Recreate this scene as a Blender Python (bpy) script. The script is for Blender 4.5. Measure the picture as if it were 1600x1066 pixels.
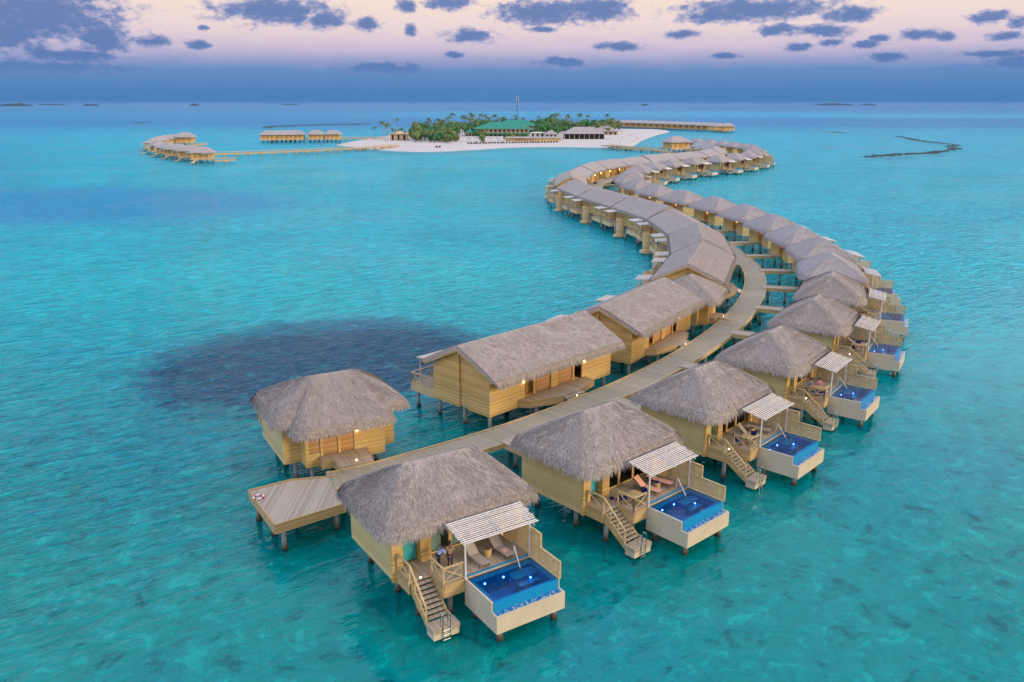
import bpy, math, random
from mathutils import Vector, Matrix, noise
random.seed(7)
S = bpy.context.scene
for o in list(bpy.data.objects): bpy.data.objects.remove(o)
R = math.radians
PI = math.pi

# ------------------------------------------------------------------ camera
F = 1300.0; CAMH = 29.56; TH = math.atan(373 / F)
cam = bpy.data.cameras.new('camera'); co = bpy.data.objects.new('camera', cam)
S.collection.objects.link(co); S.camera = co
co.location = (0, 0, CAMH); co.rotation_euler = (PI / 2 - TH, 0, 0)
cam.lens = 36 * F / 1600; cam.sensor_width = 36; cam.clip_end = 200000; cam.clip_start = 0.5

def at(px, py, z=0.0):
    """ground point seen at a photo pixel, at height z"""
    a = (px - 800) / F; b = -(py - 533) / F
    dx, dy, dz = a, math.cos(TH) + b * math.sin(TH), -math.sin(TH) + b * math.cos(TH)
    t = (z - CAMH) / dz
    return Vector((dx * t, dy * t, z))

# ------------------------------------------------------------------ node helpers
class NT:
    def __init__(s, tree): s.t = tree; s.n = tree.nodes; s.l = tree.links
    def new(s, kind, **kw):
        n = s.n.new(kind)
        for k, v in kw.items():
            if k.startswith('i_'):
                n.inputs[k[2:].replace('_', ' ')].default_value = v
            else: setattr(n, k, v)
        return n
    def put(s, sock, v):
        if isinstance(v, bpy.types.NodeSocket): s.l.new(v, sock)
        else: sock.default_value = v
    def math(s, op, a, b=None, c=None, clamp=False):
        n = s.n.new('ShaderNodeMath'); n.operation = op; n.use_clamp = clamp
        s.put(n.inputs[0], a)
        if b is not None: s.put(n.inputs[1], b)
        if c is not None: s.put(n.inputs[2], c)
        return n.outputs[0]
    def vmath(s, op, a, b=None):
        n = s.n.new('ShaderNodeVectorMath'); n.operation = op
        s.put(n.inputs[0], a)
        if b is not None: s.put(n.inputs[1], b)
        return n.outputs['Value'] if op in ('LENGTH', 'DOT_PRODUCT', 'DISTANCE') else n.outputs[0]
    def mix(s, fac, a, b, mode='MIX'):
        n = s.n.new('ShaderNodeMix'); n.data_type = 'RGBA'; n.blend_type = mode
        s.put(n.inputs[0], fac); s.put(n.inputs[6], col(a)); s.put(n.inputs[7], col(b))
        return n.outputs[2]
    def noise(s, vec, scale, detail=3, rough=0.55, dist=0.0):
        n = s.n.new('ShaderNodeTexNoise')
        if vec is not None: s.l.new(vec, n.inputs['Vector'])
        n.inputs['Scale'].default_value = scale; n.inputs['Detail'].default_value = detail
        n.inputs['Roughness'].default_value = rough; n.inputs['Distortion'].default_value = dist
        return n.outputs[0]
    def mapping(s, vec, scale=(1, 1, 1), rot=(0, 0, 0), loc=(0, 0, 0)):
        n = s.n.new('ShaderNodeMapping'); s.l.new(vec, n.inputs[0])
        n.inputs['Scale'].default_value = scale; n.inputs['Rotation'].default_value = rot; n.inputs['Location'].default_value = loc
        return n.outputs[0]
    def smooth(s, v, a, b, lo=0.0, hi=1.0):
        n = s.n.new('ShaderNodeMapRange'); n.interpolation_type = 'SMOOTHSTEP'
        s.put(n.inputs['Value'], v); n.inputs['From Min'].default_value = a; n.inputs['From Max'].default_value = b
        n.inputs['To Min'].default_value = lo; n.inputs['To Max'].default_value = hi
        return n.outputs[0]
    def ramp(s, v, stops):
        n = s.n.new('ShaderNodeValToRGB'); s.put(n.inputs[0], v); e = n.color_ramp.elements
        while len(e) < len(stops): e.new(0.5)
        for el, (p, c) in zip(e, stops): el.position = p; el.color = col(c)
        return n.outputs[0]
def col(c):
    if isinstance(c, (tuple, list)) and len(c) == 3: return (*c, 1)
    return c
def srgb(r, g, b):
    f = lambda v: (v / 255 / 12.92) if v <= 10 else ((v / 255 + 0.055) / 1.055) ** 2.4
    return (f(r), f(g), f(b))

# ------------------------------------------------------------------ world: evening sky with low clouds
W = bpy.data.worlds.new('World'); S.world = W; W.use_nodes = True
t = NT(W.node_tree); t.n.clear()
SUN_AZ = R(118)      # clockwise from +Y : the warm glow is behind the camera, to the right
SUN_EL = R(16)
geo = t.new('ShaderNodeTexCoord'); d = geo.outputs['Generated']
sep = t.new('ShaderNodeSeparateXYZ'); t.l.new(d, sep.inputs[0])
el = t.math('MULTIPLY', t.math('ARCSINE', sep.outputs[2]), 180 / PI)
az = t.math('MULTIPLY', t.math('ARCTAN2', sep.outputs[0], sep.outputs[1]), 180 / PI)
cmb = t.new('ShaderNodeCombineXYZ'); t.l.new(az, cmb.inputs[0]); t.l.new(el, cmb.inputs[1]); P2 = cmb.outputs[0]
wob = t.noise(t.mapping(P2, (0.35, 1.6, 1)), 1.0, 4, 0.6)
elw = t.math('ADD', el, t.math('MULTIPLY', t.math('SUBTRACT', wob, 0.5), 0.55))
grad = t.ramp(t.math('DIVIDE', elw, 30.0), [
    (0.0, srgb(72, 126, 180)), (0.03, srgb(82, 132, 186)), (0.066, srgb(104, 142, 194)), (0.086, srgb(152, 160, 202)),
    (0.112, srgb(204, 190, 212)), (0.15, srgb(232, 212, 214)), (0.205, srgb(246, 224, 210)), (0.30, srgb(246, 224, 214)),
    (0.5, (0.85, 0.90, 1.05)), (1.0, (0.86, 1.05, 1.45))])
# warm glow of the set sun behind the camera
sd = (math.sin(SUN_AZ) * math.cos(SUN_EL), math.cos(SUN_AZ) * math.cos(SUN_EL), math.sin(SUN_EL))
glow = t.smooth(t.vmath('DOT_PRODUCT', d, sd), 0.2, 1.0)
grad = t.mix(glow, grad, srgb(255, 226, 190))
CL = [(60,22,112,40),(5,50,75,32),(160,60,42,24),(112,88,70,10),(430,16,92,20),(505,30,30,15),(240,65,24,9),(310,70,20,7),(318,43,8,4),
      (572,38,22,10),(635,10,15,10),(700,5,40,10),(642,48,9,9),(735,56,38,11),(708,86,16,6),(850,20,80,19),(935,14,52,22),(845,46,24,5),
      (965,73,40,7),(1065,54,26,6),(1180,15,115,17),(1120,24,60,12),(1330,22,38,12),(1215,47,32,9),(1290,48,40,10),(1247,74,22,7),
      (1300,67,18,5),(1355,69,24,6),(1375,60,16,6),(1435,54,26,8),(1475,57,15,6),(1130,87,24,5),(1385,89,32,8),(1545,28,26,9),
      (1592,35,16,8),(1572,57,22,6),(1560,84,45,6),(1590,97,40,9),(600,106,70,9),(880,97,45,9),(60,105,120,9)]
wsep = (t.noise(t.mapping(P2, (1.0, 1.7, 1)), 1.15, 4, 0.55), t.noise(t.mapping(P2, (1.0, 1.8, 1), (0, 0, 0), (7, 3, 0)), 2.6, 4, 0.6))
dmin = None
for (cx, cy, w, h) in CL:
    a = (cx - 800) / F; b = -(cy - 533) / F
    v = Vector((a, math.cos(TH) + b * math.sin(TH), -math.sin(TH) + b * math.cos(TH))).normalized()
    A = math.degrees(math.atan2(v.x, v.y)); E_ = math.degrees(math.asin(v.z))
    k = math.degrees(1 / F)
    q = t.vmath('LENGTH', t.vmath('MULTIPLY', t.vmath('SUBTRACT', P2, (A, E_, 0)), (1 / (w * k), 1 / (h * k), 0)))
    dmin = q if dmin is None else t.math('MINIMUM', dmin, q)
dn = t.math('ADD', dmin, t.math('ADD', t.math('MULTIPLY', t.math('SUBTRACT', wsep[0], 0.5), 1.7), t.math('MULTIPLY', t.math('SUBTRACT', wsep[1], 0.5), 0.75)))
cm = t.smooth(dn, 0.62, 1.3, 1.0, 0.0)
ccol = t.mix(t.smooth(dn, 0.35, 1.15), srgb(88, 122, 178), srgb(168, 168, 206)); ccol = t.mix(t.smooth(el, 1.9, 3.0, 0.85, 0.0), ccol, srgb(92, 128, 184))
cm = t.math('MULTIPLY', cm, t.smooth(el, 0.5, 2.2, 0.3, 0.93))
# scattered clouds elsewhere in the sky (seen only in reflections)
hi = t.smooth(t.noise(t.mapping(P2, (0.25, 0.6, 1)), 0.25, 4, 0.6), 0.52, 0.62)
hi = t.math('MULTIPLY', hi, t.smooth(el, 7.0, 10.0))
grad = t.mix(t.math('MULTIPLY', hi, 0.75), grad, srgb(120, 138, 190))
skyc = t.mix(cm, grad, ccol)
bg = t.new('ShaderNodeBackground'); t.l.new(skyc, bg.inputs[0]); t.l.new(t.smooth(el, 8.0, 14.0, 0.79, 1.05), bg.inputs[1])
# a little of the physical sky for the overall ambience
ns = t.new('ShaderNodeTexSky'); ns.sky_type = 'NISHITA'; ns.sun_disc = False; ns.sun_elevation = SUN_EL; ns.sun_rotation = SUN_AZ
bg2 = t.new('ShaderNodeBackground'); t.l.new(ns.outputs[0], bg2.inputs[0]); bg2.inputs[1].default_value = 0.0
ad = t.new('ShaderNodeAddShader'); t.l.new(bg.outputs[0], ad.inputs[0]); t.l.new(bg2.outputs[0], ad.inputs[1])
wo = t.new('ShaderNodeOutputWorld'); t.l.new(bg.outputs[0], wo.inputs[0])

sl = bpy.data.lights.new('sun', 'SUN'); so = bpy.data.objects.new('sun', sl); S.collection.objects.link(so)
sl.energy = 1.7; sl.angle = R(14); sl.color = (1.0, 0.86, 0.66)
so.rotation_euler = Vector(sd).to_track_quat('Z', 'Y').to_euler()
S.view_settings.view_transform = 'Standard'; S.view_settings.look = 'None'
S.view_settings.exposure = 0.36; S.view_settings.gamma = 1.0
S.cycles.max_bounces = 6; S.cycles.transparent_max_bounces = 8

# ------------------------------------------------------------------ materials
def mat(name, base=(0.5, 0.5, 0.5), rough=0.7, metal=0.0, spec=0.3):
    m = bpy.data.materials.new(name); m.use_nodes = True
    b = m.node_tree.nodes['Principled BSDF']
    b.inputs['Base Color'].default_value = (*base, 1); b.inputs['Roughness'].default_value = rough
    b.inputs['Metallic'].default_value = metal; b.inputs['Specular IOR Level'].default_value = spec
    return m, NT(m.node_tree), b
def bump(t, b, h, strength=0.3, dist=0.02):
    n = t.new('ShaderNodeBump'); n.inputs['Strength'].default_value = strength; n.inputs['Distance'].default_value = dist
    t.l.new(h, n.inputs['Height']); t.l.new(n.outputs[0], b.inputs['Normal'])
def variant(name, c1, c2, scale=3.0, rough=0.75, stretch=(1, 1, 1), bs=0.2):
    m, t, b = mat(name, c1, rough)
    tc = t.new('ShaderNodeTexCoord'); v = t.mapping(tc.outputs['Object'], stretch)
    n = t.noise(v, scale, 5, 0.6)
    t.l.new(t.mix(t.smooth(n, 0.3, 0.7), c1, c2), b.inputs['Base Color'])
    if bs: bump(t, b, n, bs)
    return m
def boards(name, c1, c2, width, axis=2, rough=0.7, uv=False, gap=0.12, gapdark=0.45):
    """timber boards: lines every `width` metres along axis, each board its own tone"""
    m, t, b = mat(name, c1, rough)
    tc = t.new('ShaderNodeTexCoord'); src = tc.outputs['UV'] if uv else tc.outputs['Object']
    s = t.new('ShaderNodeSeparateXYZ'); t.l.new(src, s.inputs[0])
    k = t.math('DIVIDE', s.outputs[axis], width)
    idx = t.math('FLOOR', k); fr = t.math('FRACT', k)
    wn = t.new('ShaderNodeTexWhiteNoise'); wn.noise_dimensions = '1D'; t.l.new(idx, wn.inputs['W'])
    sc = [0.7, 0.7, 0.7]; sc[axis] = 14
    v = t.mapping(src, tuple(sc))
    n = t.noise(v, 1.6, 5, 0.65)
    big = t.noise(src, 0.35, 3, 0.6)
    f = t.math('ADD', t.math('MULTIPLY', wn.outputs[0], 0.45), t.math('MULTIPLY', n, 0.45))
    f = t.math('ADD', f, t.math('MULTIPLY', big, 0.35))
    c = t.mix(t.smooth(f, 0.3, 0.95), c1, c2)
    c = t.mix(t.math('MULTIPLY', t.smooth(t.noise(src, 0.9, 4, 0.7), 0.5, 0.72), 0.4), c, (0.36, 0.31, 0.235))
    g = t.math('LESS_THAN', fr, gap)
    c = t.mix(t.math('MULTIPLY', g, gapdark), c, (0.05, 0.03, 0.015))
    t.l.new(c, b.inputs['Base Color'])
    bump(t, b, t.math('SUBTRACT', n, t.math('MULTIPLY', g, 1.5)), 0.35, 0.012)
    return m
M = {}
M['siding'] = boards('siding', (0.52, 0.30, 0.085), (0.74, 0.48, 0.18), 0.16)
M['siding_plain'] = boards('siding_plain', (0.53, 0.385, 0.17), (0.63, 0.47, 0.22), 0.55, gap=0.03, gapdark=0.3)
M['siding_gold'] = boards('siding_gold', (0.56, 0.34, 0.10), (0.72, 0.48, 0.18), 0.16, gapdark=0.3)
M['trim'] = variant('trim', (0.50, 0.31, 0.10), (0.68, 0.44, 0.17), 2.5, stretch=(1, 1, 0.3))
M['fascia'] = boards('fascia', (0.40, 0.25, 0.10), (0.60, 0.40, 0.18), 0.2)
M['decking'] = boards('decking', (0.32, 0.245, 0.17), (0.47, 0.37, 0.265), 0.14, axis=0, gap=0.14, gapdark=0.55)
M['walk_boards'] = boards('walk_boards', (0.28, 0.225, 0.145), (0.35, 0.285, 0.19), 0.15, axis=0, uv=True, gap=0.12, gapdark=0.28)
M['rail'] = variant('rail', (0.42, 0.29, 0.13), (0.58, 0.42, 0.21), 4)
M['door_wood'] = boards('door_wood', (0.36, 0.18, 0.055), (0.56, 0.30, 0.11), 0.22)
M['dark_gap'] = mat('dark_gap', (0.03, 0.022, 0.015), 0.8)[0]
M['slats'] = variant('slats', (0.50, 0.34, 0.14), (0.66, 0.47, 0.22), 3)
M['whitewash'] = variant('whitewash', (0.52, 0.46, 0.42), (0.72, 0.66, 0.62), 6)
M['plaster'] = variant('plaster', (0.50, 0.41, 0.285), (0.57, 0.475, 0.34), 0.8, 0.8, bs=0.05)
M['cream_panel'] = variant('cream_panel', (0.52, 0.36, 0.19), (0.62, 0.44, 0.25), 1.0, 0.8)
M['tower_boards'] = boards('tower_boards', (0.55, 0.33, 0.14), (0.68, 0.43, 0.20), 0.3)
M['concrete'] = None
m, t, b = mat('stilt_concrete', (0.4, 0.4, 0.38), 0.85)
g = t.new('ShaderNodeNewGeometry'); s = t.new('ShaderNodeSeparateXYZ'); t.l.new(g.outputs['Position'], s.inputs[0])
n = t.noise(g.outputs['Position'], 3.0, 5, 0.7)
hgt = t.math('ADD', s.outputs[2], t.math('MULTIPLY', t.math('SUBTRACT', n, 0.5), 0.5))
t.l.new(t.ramp(t.math('DIVIDE', t.math('ADD', hgt, 0.5), 2.5), [(0.0, (0.02, 0.025, 0.02)), (0.24, (0.03, 0.03, 0.022)), (0.34, (0.16, 0.13, 0.09)), (0.5, (0.30, 0.29, 0.28)), (1.0, (0.38, 0.37, 0.36))]), b.inputs['Base Color'])
bump(t, b, n, 0.3); M['concrete'] = m
M['steel'] = mat('steel', (0.5, 0.52, 0.54), 0.25, 1.0)[0]
M['tile_bright'] = variant('tile_bright', (0.003, 0.22, 0.46), (0.004, 0.24, 0.49), 2.0, 0.35, bs=0)
M['tile_deep'] = variant('tile_deep', (0.001, 0.14, 0.44), (0.002, 0.16, 0.47), 1.2, 0.4, bs=0)
def glassy(name, tint, ior=1.33, wave=0.0, scale=3.0):
    m = bpy.data.materials.new(name); m.use_nodes = True; t = NT(m.node_tree); t.n.clear()
    o = t.new('ShaderNodeOutputMaterial'); fr = t.new('ShaderNodeFresnel'); fr.inputs[0].default_value = ior
    tr = t.new('ShaderNodeBsdfTransparent'); tr.inputs[0].default_value = (*tint, 1)
    gl = t.new('ShaderNodeBsdfGlossy'); gl.inputs['Roughness'].default_value = 0.03
    mx = t.new('ShaderNodeMixShader'); t.l.new(fr.outputs[0], mx.inputs[0]); t.l.new(tr.outputs[0], mx.inputs[1]); t.l.new(gl.outputs[0], mx.inputs[2])
    if wave:
        g = t.new('ShaderNodeTexCoord'); bp = t.new('ShaderNodeBump'); bp.inputs['Strength'].default_value = wave; bp.inputs['Distance'].default_value = 0.05
        t.l.new(t.noise(g.outputs['Object'], scale, 3), bp.inputs['Height'])
        t.l.new(bp.outputs[0], fr.inputs['Normal']); t.l.new(bp.outputs[0], gl.inputs['Normal'])
    t.l.new(mx.outputs[0], o.inputs[0]); return m
M['pool_water'] = glassy('pool_water', (0.8, 0.96, 1.0), 1.33, 0.25, 4.0)
M['pane'] = glassy('pane', (0.75, 0.85, 0.85), 1.5)
# frosted teal door
m, t, b = mat('teal_glass', (0.03, 0.34, 0.36), 0.15, spec=0.5)
tc = t.new('ShaderNodeTexCoord')
t.l.new(t.mix(t.smooth(t.noise(tc.outputs['Object'], 0.9, 2), 0.35, 0.65), (0.02, 0.28, 0.30), (0.08, 0.46, 0.47)), b.inputs['Base Color']); M['teal_glass'] = m
m, t, b = mat('curtain', (0.55, 0.55, 0.42), 0.8)
tc = t.new('ShaderNodeTexCoord'); w = t.new('ShaderNodeTexWave'); w.inputs['Scale'].default_value = 3.2; w.inputs['Distortion'].default_value = 1.0
t.l.new(tc.outputs['Object'], w.inputs[0]); t.l.new(t.mix(w.outputs['Fac'], (0.42, 0.45, 0.33), (0.72, 0.72, 0.55)), b.inputs['Base Color']); M['curtain'] = m
# overflow strip: glitter of the spilling water painted as white specks on blue
m, t, b = mat('spill_glitter', (0.01, 0.13, 0.33), 0.2, spec=0.6)
tc = t.new('ShaderNodeTexCoord'); vo = t.new('ShaderNodeTexVoronoi'); vo.inputs['Scale'].default_value = 12.0
t.l.new(tc.outputs['Object'], vo.inputs['Vector'])
nn = t.noise(tc.outputs['Object'], 5.0, 4, 0.7)
spk = t.math('MULTIPLY', t.math('LESS_THAN', vo.outputs['Distance'], 0.42), t.smooth(nn, 0.46, 0.56))
t.l.new(t.mix(spk, (0.004, 0.13, 0.34), (0.75, 0.82, 0.88)), b.inputs['Base Color']); M['spill_glitter'] = m
def emit(name, c, s):
    m = bpy.data.materials.new(name); m.use_nodes = True; t = NT(m.node_tree); t.n.clear()
    o = t.new('ShaderNodeOutputMaterial'); e = t.new('ShaderNodeEmission'); e.inputs[0].default_value = (*c, 1); e.inputs[1].default_value = s
    t.l.new(e.outputs[0], o.inputs[0]); return m
M['lamp_glow'] = emit('lamp_glow', (1.0, 0.52, 0.12), 16.0)
M['step_light'] = emit('step_light', (1.0, 0.75, 0.4), 14.0)
M['pool_light'] = emit('pool_light', (0.10, 0.25, 1.0), 12.0)
M['grey_fabric'] = mat('grey_fabric', (0.36, 0.30, 0.24), 0.8)[0]
M['pink_towel'] = mat('pink_towel', (0.72, 0.36, 0.25), 0.9)[0]
M['navy'] = mat('navy_cloth', (0.012, 0.02, 0.11), 0.8)[0]
M['dark_metal'] = mat('dark_metal', (0.06, 0.055, 0.06), 0.5)[0]
M['straw_table'] = variant('drum_wood', (0.42, 0.26, 0.10), (0.56, 0.37, 0.16), 12, stretch=(1, 1, 0.1))
M['brown_top'] = mat('brown_top', (0.12, 0.065, 0.03), 0.6)[0]

# thatch
def thatch(name, c0, c1, c2, c3):
    m, t, b = mat(name, c1, 0.95, spec=0.1)
    tc = t.new('ShaderNodeTexCoord'); g = t.new('ShaderNodeNewGeometry')
    n1 = t.noise(tc.outputs['Object'], 0.55, 3, 0.6)
    n2 = t.noise(t.mapping(tc.outputs['Object'], (1, 1, 0.4)), 9.0, 5, 0.75)
    n3 = t.noise(tc.outputs['Object'], 38.0, 2, 0.6)
    oi = t.new('ShaderNodeObjectInfo'); off = t.vmath('ADD', tc.outputs['Object'], t.vmath('MULTIPLY', oi.outputs['Location'], (0.37, 0.53, 0)))
    n1 = t.noise(off, 0.45, 4, 0.65); st_ = t.noise(t.mapping(off, (1, 1, 0.15)), 1.7, 4, 0.7)
    c = t.mix(t.smooth(n1, 0.3, 0.7), c1, c2)
    c = t.mix(t.math('MULTIPLY', t.smooth(st_, 0.52, 0.72), 0.45), c, c0)
    c = t.mix(t.math('MULTIPLY', oi.outputs['Random'], 0.22), c, (0.30, 0.24, 0.19))
    c = t.mix(t.smooth(n2, 0.42, 0.72), c, c3)
    c = t.mix(t.smooth(n3, 0.55, 0.33), c, c0)
    c = t.mix(t.math('MULTIPLY', t.smooth(g.outputs['Random Per Island'], 0.0, 0.35, 1.0, 0.0), 0.55), c, c0)
    c = t.mix(t.math('MULTIPLY', t.smooth(g.outputs['Random Per Island'], 0.75, 1.0), 0.6), c, c3)
    t.l.new(c, b.inputs['Base Color'])
    bump(t, b, t.math('ADD', n2, t.math('MULTIPLY', n3, 0.5)), 0.8, 0.08)
    return m
M['thatch'] = thatch('thatch', (0.19, 0.14, 0.115), (0.40, 0.325, 0.275), (0.44, 0.38, 0.35), (0.60, 0.53, 0.49))
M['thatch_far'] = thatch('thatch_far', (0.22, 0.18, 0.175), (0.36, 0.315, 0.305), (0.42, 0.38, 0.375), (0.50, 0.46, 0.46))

# ------------------------------------------------------------------ mesh builder
class MB:
    def __init__(s): s.v = []; s.f = []; s.uv = None
    def add(s, vs, fs):
        k = len(s.v); s.v += [tuple(p) for p in vs]; s.f += [tuple(i + k for i in f) for f in fs]; return s
    def box(s, x0, x1, y0, y1, z0, z1):
        return s.add([(x0,y0,z0),(x1,y0,z0),(x1,y1,z0),(x0,y1,z0),(x0,y0,z1),(x1,y0,z1),(x1,y1,z1),(x0,y1,z1)],
                     [(0,3,2,1),(4,5,6,7),(0,1,5,4),(1,2,6,5),(2,3,7,6),(3,0,4,7)])
    def bar(s, p, q, w=0.08, h=None, up=(0, 0, 1)):
        p = Vector(p); q = Vector(q); h = w if h is None else h
        d = (q - p).normalized(); upv = Vector(up)
        if abs(d.dot(upv)) > 0.98: upv = Vector((0, 1, 0))
        a = d.cross(upv).normalized() * w / 2; c = a.cross(d).normalized() * h / 2
        vs = [p-a-c, p+a-c, p+a+c, p-a+c, q-a-c, q+a-c, q+a+c, q-a+c]
        return s.add(vs, [(0,3,2,1),(4,5,6,7),(0,1,5,4),(1,2,6,5),(2,3,7,6),(3,0,4,7)])
    def tube(s, p, q, r, r2=None, n=8, cap=True):
        p = Vector(p); q = Vector(q); r2 = r if r2 is None else r2
        d = (q - p).normalized(); u = d.cross(Vector((0, 0, 1)))
        if u.length < 0.05: u = Vector((1, 0, 0))
        u.normalize(); w = d.cross(u)
        vs = []
        for (c, rr) in ((p, r), (q, r2)):
            for i in range(n):
                a = 2 * PI * i / n; vs.append(c + (u * math.cos(a) + w * math.sin(a)) * rr)
        fs = [(i, (i+1) % n, n + (i+1) % n, n + i) for i in range(n)]
        if cap: fs += [tuple(range(n))[::-1], tuple(range(n, 2*n))]
        return s.add(vs, fs)
    def prism(s, pts, z0, z1):
        n = len(pts); vs = [(x, y, z0) for x, y in pts] + [(x, y, z1) for x, y in pts]
        return s.add(vs, [tuple(range(n))[::-1], tuple(range(n, 2*n))] + [(i, (i+1) % n, n + (i+1) % n, n + i) for i in range(n)])
    def xprism(s, pts, x0, x1):   # profile in (y,z)
        n = len(pts); vs = [(x0, y, z) for y, z in pts] + [(x1, y, z) for y, z in pts]
        return s.add(vs, [tuple(range(n)), tuple(range(n, 2*n))[::-1]] + [(i, n + i, n + (i+1) % n, (i+1) % n) for i in range(n)])
    def yprism(s, pts, y0, y1):   # profile in (x,z)
        n = len(pts); vs = [(x, y0, z) for x, z in pts] + [(x, y1, z) for x, z in pts]
        return s.add(vs, [tuple(range(n)), tuple(range(n, 2*n))[::-1]] + [(i, n + i, n + (i+1) % n, (i+1) % n) for i in range(n)])
    def mesh(s, name, m=None, smooth=False):
        me = bpy.data.meshes.new(name); me.from_pydata(s.v, [], s.f); me.update()
        if m: me.materials.append(M[m] if isinstance(m, str) else m)
        if smooth:
            for p in me.polygons: p.use_smooth = True
        return me
    def build(s, name, m, parent=None, smooth=False):
        return put(name, s.mesh(name, m, smooth), parent)
def put(name, me, parent=None):
    o = bpy.data.objects.new(name, me); S.collection.objects.link(o)
    if parent: o.parent = parent
    return o
def fixn(o):
    import bmesh
    me = o.data if hasattr(o, 'data') else o
    bm = bmesh.new(); bm.from_mesh(me); bmesh.ops.recalc_face_normals(bm, faces=bm.faces); bm.to_mesh(me); bm.free()
def tag(o, label=None, cat=None, group=None, kind=None):
    if label: o['label'] = label
    if cat: o['category'] = cat
    if group: o['group'] = group
    if kind: o['kind'] = kind
    return o
def empty(name, loc, rz=0.0, label=None, cat=None, group=None):
    o = bpy.data.objects.new(name, None); S.collection.objects.link(o); o.empty_display_size = 0.5
    o.location = loc; o.rotation_euler = (0, 0, rz); return tag(o, label, cat, group)
def copy_tree(o, parent=None, skip=()):
    c = o.copy(); S.collection.objects.link(c)
    if parent: c.parent = parent
    for ch in list(o.children):
        if ch.name.split('.')[0] in skip: continue
        copy_tree(ch, c, skip)
    return c

# ------------------------------------------------------------------ sea bed and water
WG = bpy.data.node_groups.new('water_colour', 'ShaderNodeTree'); WG.interface.new_socket('Color', in_out='OUTPUT', socket_type='NodeSocketColor')
t = NT(WG)
g = t.new('ShaderNodeNewGeometry'); P = g.outputs['Position']; s = t.new('ShaderNodeSeparateXYZ'); t.l.new(P, s.inputs[0])
X, Y = s.outputs[0], s.outputs[1]
na = t.noise(P, 0.035, 4, 0.6); nb = t.noise(P, 0.22, 5, 0.62); nc = t.noise(P, 0.9, 4, 0.65)
# near water darker and greener, lagoon brighter further out
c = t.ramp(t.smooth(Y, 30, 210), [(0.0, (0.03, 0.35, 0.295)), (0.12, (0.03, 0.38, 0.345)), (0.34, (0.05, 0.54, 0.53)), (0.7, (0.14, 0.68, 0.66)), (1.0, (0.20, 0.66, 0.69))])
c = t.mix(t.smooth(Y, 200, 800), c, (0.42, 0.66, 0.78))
c = t.mix(t.math('MULTIPLY', t.smooth(nb, 0.5, 0.62), 0.62), c, t.mix(0.5, c, (0.02, 0.20, 0.24)))
c = t.mix(t.math('MULTIPLY', t.smooth(na, 0.46, 0.60), 0.5), c, t.mix(0.6, c, (0.04, 0.33, 0.42)))
c = t.mix(t.math('MULTIPLY', t.smooth(nc, 0.58, 0.68), 0.6), c, (0.02, 0.19, 0.21))
c = t.mix(t.math('MULTIPLY', t.smooth(nc, 0.45, 0.34), 0.3), c, (0.20, 0.66, 0.60))
# deeper, bluer water off to the left
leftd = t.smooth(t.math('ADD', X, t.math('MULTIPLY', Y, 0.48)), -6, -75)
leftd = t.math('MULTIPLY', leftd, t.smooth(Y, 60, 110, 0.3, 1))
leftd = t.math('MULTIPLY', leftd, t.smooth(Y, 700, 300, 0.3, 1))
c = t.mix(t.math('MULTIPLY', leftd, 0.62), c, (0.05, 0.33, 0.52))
def patch(cx, cy, rx, ry, ang, colr, amt, soft=0.25, wob=0.5, ns=None):
    global c
    v = t.mapping(P, (1, 1, 0), (0, 0, 0), (-cx, -cy, 0)); v = t.mapping(v, (1, 1, 0), (0, 0, -R(ang)))
    v = t.mapping(v, (1 / rx, 1 / ry, 0))
    q = t.math('ADD', t.vmath('LENGTH', v), t.math('MULTIPLY', t.math('SUBTRACT', ns or nb, 0.5), wob))
    c = t.mix(t.math('MULTIPLY', t.smooth(q, 1 + soft / 2, 1 - soft / 2), amt), c, colr)
mott = t.math('ADD', t.math('MULTIPLY', nb, 0.5), t.math('MULTIPLY', nc, 0.5))
patch(-23.2, 96.3, 20.5, 17.5, 33, t.mix(t.smooth(nc, 0.5, 0.62), (0.010, 0.075, 0.15), (0.03, 0.11, 0.19)), 0.96, 0.22, 1.1, mott)      # dark sea-grass bed beside the villas
patch(-135, 262, 66, 46, -20, (0.36, 0.36, 0.60), 0.8, 0.6, 1.2, mott)      # pink sky reflection painted into the water colour at left
patch(18, 74, 26, 8, 47, (0.02, 0.20, 0.20), 0.55, 0.9, 0.4)
patch(60, 48, 10, 4, 20, (0.03, 0.25, 0.25), 0.35, 0.9, 0.6)
# banded reefs towards the horizon
nearq = t.math('MULTIPLY', t.smooth(Y, 130, 60), 0.75)
nd = t.noise(P, 0.45, 4, 0.7, 0.6)
c = t.mix(t.math('MULTIPLY', nearq, t.smooth(nd, 0.56, 0.66)), c, (0.003, 0.10, 0.12))
c = t.mix(t.math('MULTIPLY', nearq, t.smooth(nd, 0.44, 0.36)), c, (0.12, 0.58, 0.46))
far = t.smooth(Y, 700, 1300)
lx = t.mapping(P, (0.00045, 0.0021, 0)); bn = t.noise(lx, 1.0, 4, 0.6)
bands = t.ramp(t.math('DIVIDE', Y, 8000.0), [(0.09, (0.22, 0.60, 0.74)), (0.14, (0.09, 0.30, 0.58)), (0.20, (0.10, 0.34, 0.62)), (0.225, (0.02, 0.58, 0.76)),
                                              (0.36, (0.02, 0.56, 0.78)), (0.42, (0.12, 0.32, 0.60)), (0.7, (0.10, 0.30, 0.62)), (1.0, (0.10, 0.32, 0.66))])
c2 = t.mix(t.smooth(bn, 0.42, 0.62), bands, (0.17, 0.36, 0.62))
lf = t.smooth(X, 100, -700)
c2 = t.mix(t.math('MULTIPLY', lf, 0.8), c2, (0.20, 0.36, 0.60))
c = t.mix(far, c, c2)
go_ = t.n.new('NodeGroupOutput'); t.l.new(c, go_.inputs[0])
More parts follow.
